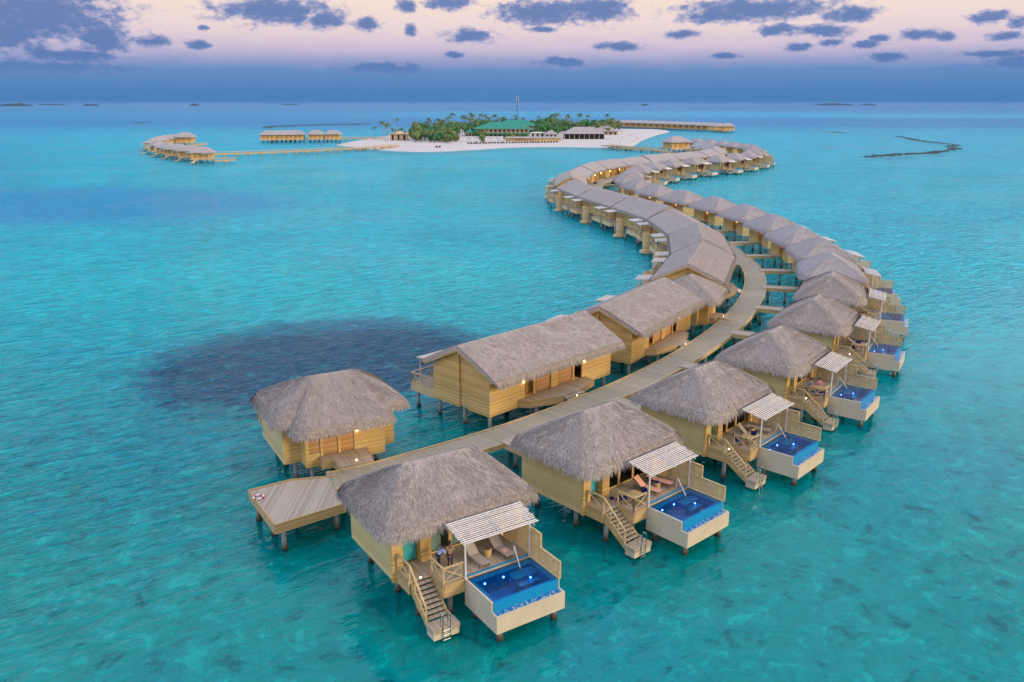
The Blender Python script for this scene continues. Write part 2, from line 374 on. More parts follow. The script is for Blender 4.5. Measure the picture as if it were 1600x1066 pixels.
m, t, b = mat('sea_bed', (0.3, 0.6, 0.6), 0.9, spec=0.0); gn = t.new('ShaderNodeGroup'); gn.node_tree = WG; t.l.new(gn.outputs[0], b.inputs['Base Color']); M['sea_bed'] = m

m = bpy.data.materials.new('sea_water'); m.use_nodes = True; t = NT(m.node_tree); t.n.clear()
g = t.new('ShaderNodeNewGeometry'); P = g.outputs['Position']; s = t.new('ShaderNodeSeparateXYZ'); t.l.new(P, s.inputs[0])
X, Y = s.outputs[0], s.outputs[1]
w1 = t.noise(t.mapping(t.mapping(P, (1, 1, 1), (0, 0, R(-36))), (0.42, 1.15, 1)), 0.82, 1.6, 0.48, 0.4)
w2 = t.noise(t.mapping(t.mapping(P, (1, 1, 1), (0, 0, R(-42))), (0.6, 1.5, 1)), 2.1, 1.0, 0.5, 0.3)
w3 = t.noise(t.mapping(t.mapping(P, (1, 1, 1), (0, 0, R(-30))), (0.5, 1.3, 1)), 0.16, 3, 0.6)
hh = t.math('ADD', t.math('MULTIPLY', w1, 1.0), t.math('MULTIPLY', w2, 0.30)); hh = t.math('ADD', hh, t.math('MULTIPLY', w3, 0.9))
# calmer in the near foreground on the right, breezier to the left
calm = t.smooth(t.math('SUBTRACT', Y, t.math('MULTIPLY', X, 0.75)), 42, 98, 0.13, 1.0)
calm = t.math('MULTIPLY', calm, t.smooth(t.noise(P, 0.02, 3), 0.3, 0.62, 0.6, 1.1))
bp_ = t.new('ShaderNodeBump'); bp_.inputs['Distance'].default_value = 0.75; t.l.new(calm, bp_.inputs['Strength']); t.l.new(hh, bp_.inputs['Height'])
fr = t.new('ShaderNodeFresnel'); fr.inputs[0].default_value = 1.333; t.l.new(bp_.outputs[0], fr.inputs['Normal'])
frc = t.math('MINIMUM', t.math('MULTIPLY', fr.outputs[0], 0.68), 0.42)
tr0 = t.new('ShaderNodeBsdfTransparent'); tr0.inputs[0].default_value = (0.05, 0.84, 0.90, 1)
gn = t.new('ShaderNodeGroup'); gn.node_tree = WG; df = t.new('ShaderNodeBsdfDiffuse')
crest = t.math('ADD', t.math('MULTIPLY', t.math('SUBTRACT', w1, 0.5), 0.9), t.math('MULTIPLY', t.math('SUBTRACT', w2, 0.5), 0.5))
cr_ = t.math('MULTIPLY', t.math('MULTIPLY', crest, 1.7), t.math('MINIMUM', t.math('ADD', calm, 0.12), 1.0)); cr_ = t.math('ADD', 1.0, cr_); cr_ = t.math('MAXIMUM', cr_, 0.35)  # ripple highlights and darker troughs painted into the water colour
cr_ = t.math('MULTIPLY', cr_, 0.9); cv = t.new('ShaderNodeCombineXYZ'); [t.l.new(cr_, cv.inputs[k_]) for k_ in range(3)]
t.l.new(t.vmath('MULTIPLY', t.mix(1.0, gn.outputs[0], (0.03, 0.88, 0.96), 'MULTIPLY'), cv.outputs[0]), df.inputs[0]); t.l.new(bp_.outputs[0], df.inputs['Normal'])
tr = t.new('ShaderNodeMixShader'); tr.inputs[0].default_value = 0.5; t.l.new(tr0.outputs[0], tr.inputs[1]); t.l.new(df.outputs[0], tr.inputs[2])
gl = t.new('ShaderNodeBsdfGlossy'); gl.inputs['Roughness'].default_value = 0.09; t.l.new(bp_.outputs[0], gl.inputs['Normal'])
mx = t.new('ShaderNodeMixShader'); t.l.new(frc, mx.inputs[0]); t.l.new(tr.outputs[0], mx.inputs[1]); t.l.new(gl.outputs[0], mx.inputs[2])
o_ = t.new('ShaderNodeOutputMaterial'); t.l.new(mx.outputs[0], o_.inputs[0]); M['sea_water'] = m
BIG = 30000
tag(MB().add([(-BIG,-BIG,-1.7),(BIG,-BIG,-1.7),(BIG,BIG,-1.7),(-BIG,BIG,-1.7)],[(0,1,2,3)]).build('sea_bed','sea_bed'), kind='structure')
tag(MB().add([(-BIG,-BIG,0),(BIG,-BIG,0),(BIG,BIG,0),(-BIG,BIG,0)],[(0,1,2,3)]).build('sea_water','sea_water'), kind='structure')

# ------------------------------------------------------------------ thatch roofs
def nz(p, s, k=0.0): return noise.noise(Vector((p[0]*s+k, p[1]*s, p[2]*s)))
def blade(mb, a, b_, w, side):
    """thin tapering strand from a to b_"""
    mb.add([a - side*w/2, a + side*w/2, b_], [(0, 1, 2)])
def hip_roof(rect, ridge, zr, zc, ze, r=1.3, inset=0.5, surf=5000, fringe=3500, seed=1, inward=1.3):
    """rect = outer drip line (x0,x1,y0,y1); ridge = (xa, xb, y)"""
    rnd = random.Random(seed); x0, x1, y0, y1 = rect; xa, xb, yr = ridge
    def perim(ins, rr):
        pts = []
        X0, X1, Y0, Y1 = x0+ins, x1-ins, y0+ins, y1-ins
        segs = [((X0+rr, Y0), (X1-rr, Y0), (X1-rr, Y0+rr), -90), ((X1, Y0+rr), (X1, Y1-rr), (X1-rr, Y1-rr), 0),
                ((X1-rr, Y1), (X0+rr, Y1), (X0+rr, Y1-rr), 90), ((X0, Y1-rr), (X0, Y0+rr), (X0+rr, Y0+rr), 180)]
        for (p, q, cc, a0) in segs:
            n = 22 if abs(p[0]-q[0]) > abs(p[1]-q[1]) else 16
            for i in range(n): pts.append((p[0]+(q[0]-p[0])*i/n, p[1]+(q[1]-p[1])*i/n))
            for i in range(8): a = R(a0 + 90*i/8); pts.append((cc[0]+rr*math.cos(a), cc[1]+rr*math.sin(a)))
        return pts
    cr = perim(inset, max(0.3, r-0.35)); ou = perim(0, r); inn = perim(inward, 0.3); N = len(cr)
    def rp(p):
        # top point of the slope line through p: along the ridge for the long sides, the ridge end for the hips
        tx = (p[0]-(x0+inset)) / ((x1-inset)-(x0+inset)); x = xa + (xb-xa)*min(1, max(0, tx))
        return (x, yr)
    def pt(i, s_):
        i0 = int(i) % N; i1 = (i0+1) % N; f = i - int(i)
        cx = cr[i0][0]*(1-f)+cr[i1][0]*f; cy = cr[i0][1]*(1-f)+cr[i1][1]*f
        rx, ry = rp((cx, cy))
        z = zr + (zc-zr)*s_ + 0.12*math.sin(PI*min(1, s_))
        p = Vector((rx+(cx-rx)*s_, ry+(cy-ry)*s_, z))
        return p
    mb = MB(); rings = 9; vs = []
    for k in range(rings+1):
        s_ = k/rings
        for i in range(N):
            p = pt(i, s_); a = 0.07 if 0 < k else 0.03
            p.z += nz(p, 1.3, seed)*a + nz(p, 4.0, seed)*0.03
            vs.append(p)
    for i in range(N):   # bulging fringe
        p = Vector((ou[i][0]*0.55+cr[i][0]*0.45, ou[i][1]*0.55+cr[i][1]*0.45, zc - (zc-ze)*0.28)); vs.append(p)
    for i in range(N): vs.append(Vector((ou[i][0], ou[i][1], ze + 0.1 + nz((ou[i][0], ou[i][1], 0), 2.5)*0.10)))
    for i in range(N): vs.append(Vector((inn[i][0], inn[i][1], ze + 0.30)))
    fs = []
    for k in range(rings+3):
        for i in range(N):
            j = (i+1) % N; fs.append((k*N+i, (k+1)*N+i, (k+1)*N+j, k*N+j))
    mb.add(vs, fs)
    # underside
    mb.add([(inn[i][0], inn[i][1], ze+0.30) for i in range(N)], [tuple(range(N))])
    for _ in range(surf):
        i = rnd.random()*N; s_ = rnd.random()**0.6
        a = pt(i, s_*0.97); ln = rnd.uniform(0.25, 0.6); i2 = i + rnd.gauss(0, 0.25)
        e = pt(i2 % N, min(1.06, s_*0.97+ln/4.2)); dr = (e-a); dr = dr.normalized()*ln if dr.length > 1e-4 else Vector((0, 0, -ln))
        e = a + dr + Vector((rnd.gauss(0, .04), rnd.gauss(0, .04), rnd.uniform(0.02, 0.09)))
        a.z += 0.03; side = dr.cross(Vector((0, 0, 1))).normalized()
        blade(mb, a, e, rnd.uniform(0.03, 0.06), side)
    for _ in range(fringe):
        i = rnd.random()*N; i0 = int(i); j = (i0+1) % N; f = i-i0
        c_ = Vector((cr[i0][0]*(1-f)+cr[j][0]*f, cr[i0][1]*(1-f)+cr[j][1]*f, 0)); q_ = Vector((ou[i0][0]*(1-f)+ou[j][0]*f, ou[i0][1]*(1-f)+ou[j][1]*f, 0))
        w = rnd.random(); a = c_.lerp(q_, w); a.z = zc + (ze-zc)*(w**1.5)*0.8 + 0.02
        out = (q_-c_).normalized(); a += out*0.05
        ln = rnd.uniform(0.3, 0.75)*(1.1-0.4*w); tan = Vector((-out.y, out.x, 0))
        e = a + (out*rnd.uniform(0.12, 0.55) + Vector((0, 0, -1))*rnd.uniform(0.75, 1.0) + tan*rnd.gauss(0, 0.16)).normalized()*ln
        blade(mb, a, e, rnd.uniform(0.04, 0.08), tan)
    return mb
def gable_roof(E0, E1, R0, R1, B0, B1, zr, ze, zb, surf=4000, fringe=1500, seed=1, thick=0.42):
    """front eave E0-E1, ridge R0-R1, back eave B0-B1 (plan points); z of ridge, front eave, back eave"""
    rnd = random.Random(seed); mb = MB()
    def V(p, z): return Vector((p[0], p[1], z))
    for (A0, A1, za) in ((E0, E1, ze), (B0, B1, zb)):
        def pt(u, s_):
            a = V(R0, zr).lerp(V(R1, zr), u); b = V(A0, za+0.5).lerp(V(A1, za+0.5), u); p = a.lerp(b, s_); p.z += 0.08*math.sin(PI*min(1, s_))
            return p
        nu, ns_ = 26, 10; vs = []
        for k in range(ns_+1):
            for i in range(nu+1):
                p = pt(i/nu, k/ns_); e_ = 0.05 if 0 < k else 0.0
                p.z += nz(p, 1.2, seed)*e_ + nz(p, 4, seed)*0.025*(k > 0); vs.append(p)
        fs = [(k*(nu+1)+i, k*(nu+1)+i+1, (k+1)*(nu+1)+i+1, (k+1)*(nu+1)+i) for k in range(ns_) for i in range(nu)]
        if A0 is B0: fs = [f[::-1] for f in fs]
        n0 = len(vs)
        out = (V(A0, 0).lerp(V(A1, 0), .5) - V(R0, 0).lerp(V(R1, 0), .5)).normalized()
        for i in range(nu+1): vs.append(pt(i/nu, 1.0) + out*0.36 + Vector((0, 0, -0.5 + nz((i*0.7, seed, 0), 1)*0.06)))
        for i in range(nu+1): vs.append(pt(i/nu, 0.86) + Vector((0, 0, -0.42)))
        for i in range(nu+1): vs.append(pt(i/nu, 0.0) + Vector((0, 0, -thick)))
        base = [ns_*(nu+1), n0, n0+nu+1, n0+2*(nu+1)]
        for q in range(3):
            for i in range(nu):
                f = (base[q]+i, base[q]+i+1, base[q+1]+i+1, base[q+1]+i); fs.append(f if A0 is not B0 else f[::-1])
        # gable edge caps
        for e_ in (0, nu):
            ring = [k*(nu+1)+e_ for k in range(ns_+1)] + [n0+e_, n0+nu+1+e_, n0+2*(nu+1)+e_]
            fs.append(tuple(ring) if e_ else tuple(ring[::-1]))
        mb.add(vs, fs)
        tan = (V(A1, 0)-V(A0, 0)).normalized()
        for _ in range(surf//2):
            u = rnd.random(); s_ = rnd.random(); a = pt(u, s_); ln = rnd.uniform(0.2, 0.5)
            dr = (pt(u, s_+0.1)-a).normalized(); e = a + dr*ln + tan*rnd.gauss(0, 0.05) + Vector((0, 0, rnd.uniform(0.02, 0.07))); a.z += 0.02
            blade(mb, a, e, rnd.uniform(0.03, 0.05), tan)
        for _ in range(fringe//2):
            u = rnd.random(); w = rnd.random(); a = pt(u, 1.0) + out*(0.34*w+0.03) + Vector((0, 0, -0.36*w+0.02)); ln = rnd.uniform(0.3, 0.8)
            e = a + (out*rnd.uniform(0.1, 0.6) + Vector((0, 0, -1)) + tan*rnd.gauss(0, .15)).normalized()*ln
            blade(mb, a, e, rnd.uniform(0.04, 0.07), tan)
    return mb

# ------------------------------------------------------------------ small shared meshes
def stilt_mesh(top, bot=-2.2, r=0.17):
    mb = MB(); mb.tube((0, 0, bot), (0, 0, top), r, n=12); mb.tube((0, 0, -0.5), (0, 0, 0.28), r+0.06, r+0.05, n=12); return mb.mesh('stilt', 'concrete')
ST = {}
def stilt(x, y, top, parent):
    k = round(top, 2)
    if k not in ST: ST[k] = stilt_mesh(top)
    o = put('stilt', ST[k], parent); o.location = (x, y, 0); return o

def x_rail(mb, p, q, h=1.05, n=1, post=0.09):
    """railing with top/bottom rails, posts and X braces between deck points p and q"""
    p = Vector(p); q = Vector(q); up = Vector((0, 0, h))
    mb.bar(p+up, q+up, 0.12, 0.07); mb.bar(p+Vector((0,0,.12)), q+Vector((0,0,.12)), 0.05, 0.05)
    for i in range(n+1):
        c_ = p.lerp(q, i/n); mb.bar(c_, c_+up*0.97, post, post)
    for i in range(n):
        a = p.lerp(q, i/n); b_ = p.lerp(q, (i+1)/n)
        mb.bar(a+Vector((0,0,.13)), b_+up*0.95, 0.05, 0.05); mb.bar(a+up*0.95, b_+Vector((0,0,.13)), 0.045, 0.055)

# ------------------------------------------------------------------ pool villa
Z1, DK = 1.75, 2.6
def pool_villa_proto():
    v = empty('pool_villa', (0, 0, 0))
    # walls
    w = MB(); w.box(-3.15, -2.97, 6.72, 13.0, 1.8, 5.6); w.box(5.97, 6.15, 6.72, 13.0, 1.8, 5.6); w.box(-2.97, 5.97, 6.95, 12.85, 1.8, 2.5)
    w.build('side_wall', 'siding_plain', v)
    w = MB(); w.box(-3.24, -2.5, 6.55, 6.74, 1.78, 5.5); w.box(-1.35, -0.62, 6.5, 7.2, DK, 5.5); w.box(-2.5, 5.97, 7.25, 7.4, DK+2.35, 5.5)
    w.box(4.35, 6.2, 6.7, 6.88, 1.78, 5.5)
    w.build('front_wall', 'siding', v)
    w = MB(); w.box(-2.5, 5.9, 7.6, 7.7, DK, 5.5); w.build('room_shade', 'dark_gap', v)  # near-black sheet standing in for the unlit room behind the glass
    w = MB(); w.box(-2.97, -0.2, 12.82, 12.98, 1.8, 5.5); w.box(1.6, 5.97, 12.82, 12.98, 1.8, 5.5); w.box(-0.2, 1.6, 12.0, 12.15, 1.8, 5.5)
    w.box(-0.3, -0.2, 12.15, 12.82, 1.8, 5.4); w.box(1.6, 1.7, 12.15, 12.82, 1.8, 5.4)
    w.build('back_wall', 'siding_gold', v)
    dd = MB().box(0.25, 1.15, 11.9, 11.998, DK, DK+2.1).build('entrance_door', 'door_wood', v); dd.location = (0, 0.26, 0)
    MB().box(-2.42, -1.42, 7.02, 7.08, DK+0.05, DK+2.3).build('glass_door', 'teal_glass', v)
    for (x0, x1) in ((-0.5, 0.9), (1.05, 2.45), (2.6, 4.2)):
        f = MB(); f.box(x0-0.07, x0+0.03, 6.98, 7.1, DK, DK+2.4); f.box(x1-0.03, x1+0.07, 6.98, 7.1, DK, DK+2.4); f.box(x0+.03, x1-.03, 7.0, 7.08, DK, DK+0.1); f.box(x0+.03, x1-.03, 7.0, 7.08, DK+2.3, DK+2.4)
        wn = f.build('window', 'trim', v)
        MB().box(x0+.035, x1-.035, 7.03, 7.045, DK+.1, DK+2.3).build('pane', 'pane', wn)
        cu = MB(); n = 14; L = (x1-x0)*(0.62 if x0 < 2 else 0.35); vs = []
        for i in range(n+1):
            x = x0+0.05+L*i/n; y = 7.2+0.04*math.sin(i*2.1); vs += [(x, y, DK+.05), (x, y, DK+2.3)]
        cu.add(vs, [(2*i, 2*i+2, 2*i+3, 2*i+1) for i in range(n)]); cu.build('curtain', 'curtain', wn, True)
    # deck
    d = MB(); d.prism([(-2.93, 4.95), (-1.42, 4.95), (-1.42, 3.5), (4.62, 3.5), (4.62, 6.95), (-2.93, 6.95)], DK-0.12, DK); d.build('deck', 'decking', v)
    f = MB(); f.box(-2.97, -2.9, 4.95, 6.54, Z1, DK-0.02); f.box(-1.46, -1.38, 3.5, 4.93, Z1, DK-0.02); f.box(-1.38, -0.02, 3.46, 3.53, Z1, DK-0.02)
    f.box(-2.9, -1.4, 6.0, 6.1, Z1, DK-0.14); f.box(-1.38, 4.6, 4.6, 4.7, Z1, DK-0.14)
    f.build('deck_fascia', 'fascia', v)
    # railing
    r = MB(); x_rail(r, (-2.87, 6.48, DK), (-2.87, 5.0, DK)); r.bar((-2.92, 6.45, Z1), (-2.92, 6.45, DK+1.1), 0.11); r.bar((-2.92, 5.0, Z1), (-2.92, 5.0, DK), 0.12); r.build('railing', 'rail', v)
    r = MB(); x_rail(r, (-1.4, 5.0, DK), (-1.4, 3.56, DK)); x_rail(r, (-1.4, 3.56, DK), (-0.05, 3.56, DK))
    r.build('railing', 'rail', v)
    # stairs down to the swim platform
    n = 8; s_ = MB(); p0 = (4.9, DK); p1 = (3.02, 0.93)
    for i in range(n):
        y = p0[0] + (p1[0]-p0[0])*(i+0.5)/n; z = p0[1] + (p1[1]-p0[1])*(i+1)/(n+1)
        s_.box(-2.72, -1.5, y-0.15, y+0.13, z-0.05, z); 
    st = s_.build('stairs', 'decking', v)
    s2 = MB()
    for x in (-2.8, -1.44): s2.xprism([(5.0, DK), (5.0, DK-0.75), (2.98, 0.5), (2.98, 1.05)], x-0.035, x+0.035)
    s2.build('stringer', 'fascia', st)
    s3 = MB(); s3.bar((-2.85, 5.02, DK+1.05), (-2.85, 3.05, 1.95), 0.1, 0.07); 
    for k in (0.33, 0.68, 1.0): y = 5.02-1.97*k; zt = DK+1.05-(DK+1.05-1.95)*k; s3.bar((-2.85, y, zt-1.25), (-2.85, y, zt), 0.08)
    s3.build('handrail', 'rail', st)
    MB().box(-2.2, -2.1, 4.96, 5.0, DK+0.005, DK+0.06).build('step_light', 'step_light', st)
    p = MB(); p.prism([(-2.9, 2.1), (-1.2, 2.05), (-1.2, 3.0), (-2.9, 3.0)], 0.62, 0.93); pl = p.build('swim_platform', 'decking', v)
    MB().prism([(-2.86, 2.14), (-1.24, 2.09), (-1.24, 2.96), (-2.86, 2.96)], 0.22, 0.615).build('platform_base', 'plaster', pl)
    l = MB()
    for x in (-2.32, -1.84):
        l.tube((x, 2.03, 1.75), (x, 2.03, -1.1), 0.03); l.tube((x, 2.03, 1.75), (x, 2.3, 1.78), 0.03); l.tube((x, 2.3, 1.78), (x, 2.35, 0.9), 0.03)
    for k in range(6): l.tube((-2.32, 2.03, 0.75-k*0.3), (-1.84, 2.03, 0.75-k*0.3), 0.028)
    l.build('ladder', 'steel', pl)
    # pool: plastered tub with a lower spill trough at the seaward end
    b = MB(); T = 0.12
    b.box(0, 4.75, 0, 3.55, 0.8, 1.0)
    b.xprism([(0, 1.0), (0, 1.9), (0.56, 1.9), (0.56, 2.55), (3.55, 2.55), (3.55, 1.0)], 0, T); b.xprism([(0, 1.0), (0, 1.9), (0.56, 1.9), (0.56, 2.55), (3.55, 2.55), (3.55, 1.0)], 4.75-T, 4.75)
    b.box(T, 4.75-T, 0, T, 1.0, 1.9); b.box(T, 4.75-T, 3.45, 3.55, 1.0, 2.55)
    pool = b.build('pool', 'plaster', v)
    k = MB(); k.box(T, 4.75-T, 0.50, 0.62, 1.0, 2.50)                      # spill wall
    k.box(T, T+0.34, 0.62, 3.44, 1.3, 2.40); k.box(4.63-0.26, 4.63, 0.62, 3.44, 1.3, 2.40)
    k.box(T+.34, 4.37, 0.62, 0.86, 1.3, 2.40); k.box(T+.34, 4.37, 3.06, 3.44, 1.3, 2.40)
    k.box(2.75, 4.37, 2.3, 3.06, 1.3, 2.18); k.box(2.9, 4.37, 1.9, 2.3, 1.3, 1.86)
    k.build('pool_tiles', 'tile_bright', pool)
    MB().box(T+.34, 4.37, 0.86, 3.06, 1.2, 1.32).build('pool_floor', 'tile_deep', pool)
    MB().box(T, 4.63, T, 0.5, 1.3, 1.87).build('spill_trough', 'spill_glitter', pool)
    MB().add([(0.03, 0.57, 2.535), (4.72, 0.57, 2.535), (4.72, 3.52, 2.535), (0.03, 3.52, 2.535)], [(0,1,2,3)]).build('pool_water', 'pool_water', pool)
    kerb = MB(); kerb.box(-0.02, 4.77, 3.56, 3.72, 2.5, 2.62); kerb.build('pool_coping', 'tile_bright', pool)
    for (x, y, z) in ((1.09, 3.05, 2.1), (2.4, 3.05, 2.1), (3.85, 2.29, 1.98)):
        q = MB(); q.tube((x, y, z), (x, y-0.04, z), 0.05, n=10); q.build('pool_lamp', 'pool_light', pool)
    h = MB(); h.tube((3.75, 3.95, 2.6), (3.6, 3.7, 3.5), 0.03); h.tube((3.6, 3.7, 3.5), (3.45, 2.75, 2.4), 0.035); h.build('pool_handrail', 'whitewash', pool)
    # stepped privacy screen
    f = MB(); prof = [(0.5, 2.57), (0.5, 3.62), (2.43, 3.62), (2.43, 4.52), (6.6, 4.52), (6.6, 2.57)]
    z = 2.6
    while z < 4.5:
        y0 = 0.5 if z < 3.55 else 2.43
        f.bar((4.69, y0, z+0.035), (4.69, 6.6, z+0.035), 0.04, 0.085); z += 0.125
    sc = f.build('privacy_screen', 'slats', v)
    f = MB(); f.bar((4.69, 0.46, 2.56), (4.69, 0.46, 3.66), 0.13, 0.08); f.bar((4.69, 0.42, 3.66), (4.69, 2.46, 3.66), 0.12, 0.06); f.bar((4.69, 2.43, 3.69), (4.69, 2.43, 4.56), 0.13, 0.08)
    f.bar((4.69, 2.39, 4.58), (4.69, 6.6, 4.58), 0.12, 0.06)
    for y in (1.8, 3.6, 5.1): f.bar((4.735, y, 2.57), (4.735, y, 3.6 if y < 2.4 else 4.5), 0.05, 0.07)
    f.build('screen_frame', 'rail', sc)
    # pergola of whitewashed poles
    g = MB(); rp_ = random.Random(3)
    for i in range(13):
        u = i/12; y = 3.05+1.95*u; z = 5.04+0.38*u+0.09; g.tube((-0.32-rp_.random()*.12, y, z), (4.88+rp_.random()*.12, y+rp_.uniform(-.03, .03), z), 0.034+rp_.random()*.012, n=6)
    pg = g.build('pergola', 'whitewash', v)
    g = MB()
    for x in (0.0, 2.3, 4.58): g.tube((x, 2.98, 5.0), (x, 5.1, 5.40), 0.045, n=6); 
    for x in (2.2, 2.36): g.tube((x, 3.0, 5.19), (x, 5.05, 5.56), 0.025, n=6)
    g.build('pergola_rafter', 'whitewash', pg)
    for x in (0.0, 4.55): MB().tube((x, 3.42, 2.57), (x, 3.42, 5.04), 0.065, n=8).build('pergola_post', 'whitewash', pg)
    MB().tube((0.0, 3.42, 5.0), (4.6, 3.42, 5.02), 0.05, n=8).build('pergola_beam', 'whitewash', pg)
    # bridge to the walkway
    b = MB(); b.prism([(-0.2, 12.15), (1.6, 12.15), (1.6, 12.98), (2.2, 14.2), (2.2, 19.3), (0.2, 19.3), (0.0, 14.2), (-0.2, 12.98)], 2.25, 2.42); b.build('entrance_bridge', 'decking', v)
    f = MB(); f.box(0.12, 0.2, 14.2, 19.0, 1.95, 2.47); f.box(2.2, 2.28, 14.2, 19.0, 1.95, 2.47); f.build('bridge_fascia', 'fascia', v)
    lm = MB(); lm.box(1.27, 1.33, 12.15, 12.22, DK+1.5, DK+1.64); lm.build('wall_lamp', 'lamp_glow', v)
    for (x, y) in ((-2.2, 8.2), (-2.2, 12.3), (1.6, 8.2), (1.6, 12.3), (5.3, 8.2), (5.3, 12.3)): stilt(x, y, 1.9, v)
    for (x, y, tp) in ((-2.2, 5.3, 2.45), (-0.6, 4.3, 2.45), (0.5, 0.5, 0.8), (4.3, 0.5, 0.8), (0.5, 3.1, 0.8), (4.3, 3.1, 0.8), (-2.0, 2.5, 0.3), (1.2, 16.0, 2.2), (1.2, 18.5, 2.2)): stilt(x, y, tp, v)
    return v
ROOF_STD = hip_roof((-4.05, 6.95, 5.3, 14.0), (0.1, 3.4, 9.8), 7.85, 5.72, 5.0, surf=9000, fringe=6000, seed=2)
ROOF_LONG = hip_roof((-4.05, 7.0, 5.3, 13.9), (-0.8, 4.2, 9.6), 7.85, 5.72, 5.0, surf=11000, fringe=7000, seed=5)
me_std = ROOF_STD.mesh('roof', 'thatch'); me_long = ROOF_LONG.mesh('roof', 'thatch')
me_far = hip_roof((-4.8, 7.6, 5.2, 14.7), (-0.1, 3.4, 9.8), 7.9, 5.6, 4.85, surf=2500, fringe=2500, seed=9).mesh('roof', 'thatch_far')
proto = pool_villa_proto()

VIL = [(-0.85, 40.352, 0.582), (11.736, 49.757, 0.728), (22.655, 60.393, 0.815), (33.114, 72.913, 0.922)]
def rotp(a, x, y): return (math.cos(a)*x-math.sin(a)*y, math.sin(a)*x+math.cos(a)*y)
for (bx, by, ang) in [(34.6,93.0,59),(41.8,106.9,66),(47.4,121.3,75),(51.2,136.0,84),(52.6,151.0,92),(53.2,166.6,98),(52.2,183.0,103),(49.3,198.8,109),(44.9,215.2,112),(40.8,231.8,111),(38.2,249.0,103),(37.6,267.5,91),(40.3,286.5,77)]:
    a = R(ang); q = rotp(a, 0.1, 9.8); VIL.append((bx-q[0], by-q[1], a))
for (bx, by, ang) in [(52,305.5,66),(59.1,320.6,61),(68.3,334.6,54),(79.4,347.9,47),(93,360,47),(104.1,374.6,54),(114.1,390,60),(121.7,404.7,68)]:
    a = R(ang); q = rotp(a, -0.2, 3.2); VIL.append((bx-q[0], by-q[1], a))
for (bx, by, ang) in [(119.5,424,72),(125,439.5,81),(128.5,455.5,91),(129.3,472,97),(127.5,489,102),(125,506,106),(121,522,112),(116,538,120)]:
    a = R(ang); q = rotp(a, 1.8, 9.9); VIL.append((bx-q[0], by-q[1], a))
ORD = ['first','second','third','fourth','fifth','sixth','seventh','eighth','ninth','tenth','eleventh','twelfth','thirteenth','fourteenth','fifteenth','sixteenth','seventeenth','eighteenth','nineteenth','twentieth']
NEARL = ['nearest thatched pool villa, two people standing on its deck beside the square blue pool',
         'thatched pool villa with pink towels on its sun loungers, second from the nearest end',
         'thatched pool villa with bare brown loungers behind its pool, third from the nearest end',
         'thatched pool villa with sunbathers around the deck table, fourth from the nearest end']
villas = []
for i, (x, y, a) in enumerate(VIL):
    far = i > 11
    o = proto if i == 0 else copy_tree(proto, skip=(('stringer', 'curtain', 'pane', 'screen_backing', 'pergola_rafter', 'ladder', 'pool_handrail', 'platform_base', 'pool_lamp') if far else (('pool_lamp',) if i > 4 else ())))
    o.location = (x, y, 0); o.rotation_euler = (0, 0, a); villas.append(o)
    if i < 4: lb = NEARL[i]
    elif i < 12: lb = 'thatched pool villa %s from the nearest end, on the outer side of the boardwalk bend' % ORD[i]
    elif i < 17: lb = 'pool villa in the narrow waist of the S curve, %s from the nearest end' % ORD[i]
    elif i < 25: lb = 'pool villa facing the turquoise bay, %s from the left of its row' % ORD[i-17]
    else: lb = 'farthest pool villa on the hooked end of the boardwalk, %s round the hook' % ORD[i-25]
    tag(o, lb, 'villa', 'thatched pool villas along the outer edge of the boardwalk')
for i, o in enumerate(villas):
    rf = put('roof', me_long if i == 0 else (me_std if i < 6 else me_far), o)

# ------------------------------------------------------------------ the curved boardwalk
ctr = [Vector((-13.6, 56.9))]
rc = []
for (x, y, a) in VIL:
    q = rotp(a, 1.8, 9.8); rc.append(Vector((x+q[0], y+q[1])))
for i in range(len(rc)):
    tg = (rc[min(i+1, len(rc)-1)]-rc[max(0, i-1)]).normalized(); a = VIL[i][2] if i < 4 else math.atan2(tg.y, tg.x)
    q = rotp(a, 0, 10.7); ctr.append(Vector((rc[i].x+q[0], rc[i].y+q[1])))
ctr = ctr[:1] + ctr[1:]
ctr += [Vector((97, 527)), Vector((84, 535)), Vector((70, 552)), Vector((60, 566))]
def catmull(pts, n=8):
    out = []
    for i in range(len(pts)-1):
        p0 = pts[max(0, i-1)]; p1 = pts[i]; p2 = pts[i+1]; p3 = pts[min(len(pts)-1, i+2)]
        for k in range(n):
            u = k/n; out.append(0.5*((2*p1)+(-p0+p2)*u+(2*p0-5*p1+4*p2-p3)*u*u+(-p0+3*p1-3*p2+p3)*u**3))
    out.append(pts[-1]); return out
path = catmull(ctr, 8)
def strip(path, w, z0, z1, off=0.0):
    """ribbon with thickness following path, uv.x = arc length"""
    vs = []; fs = []; uv = []; L = 0
    for i, p in enumerate(path):
        tg = (path[min(i+1, len(path)-1)]-path[max(i-1, 0)]).normalized(); nn = Vector((-tg.y, tg.x))
        if i: L += (p-path[i-1]).length
        a = p+nn*(off+w/2); b = p+nn*(off-w/2)
        vs += [(a.x, a.y, z1), (b.x, b.y, z1), (a.x, a.y, z0), (b.x, b.y, z0)]; uv += [(L, 0), (L, w), (L, 0), (L, w)]
    for i in range(len(path)-1):
        k = 4*i; j = k+4; fs += [(k, j, j+1, k+1), (k+2, k+3, j+3, j+2), (k, k+2, j+2, j), (k+1, j+1, j+3, k+3)]
    fs += [(0, 1, 3, 2)]; k = 4*(len(path)-1); fs += [(k, k+2, k+3, k+1)]
    return vs, fs, uv
def strip_obj(name, m, path, w, z0, z1, off=0, parent=None):
    vs, fs, uv = strip(path, w, z0, z1, off); me = bpy.data.meshes.new(name); me.from_pydata(vs, [], fs); me.update()
    l = me.uv_layers.new(name='UVMap')
    for lp in me.loops: l.data[lp.index].uv = uv[lp.vertex_index]
    me.materials.append(M[m]); return put(name, me, parent)
WZ = 2.3
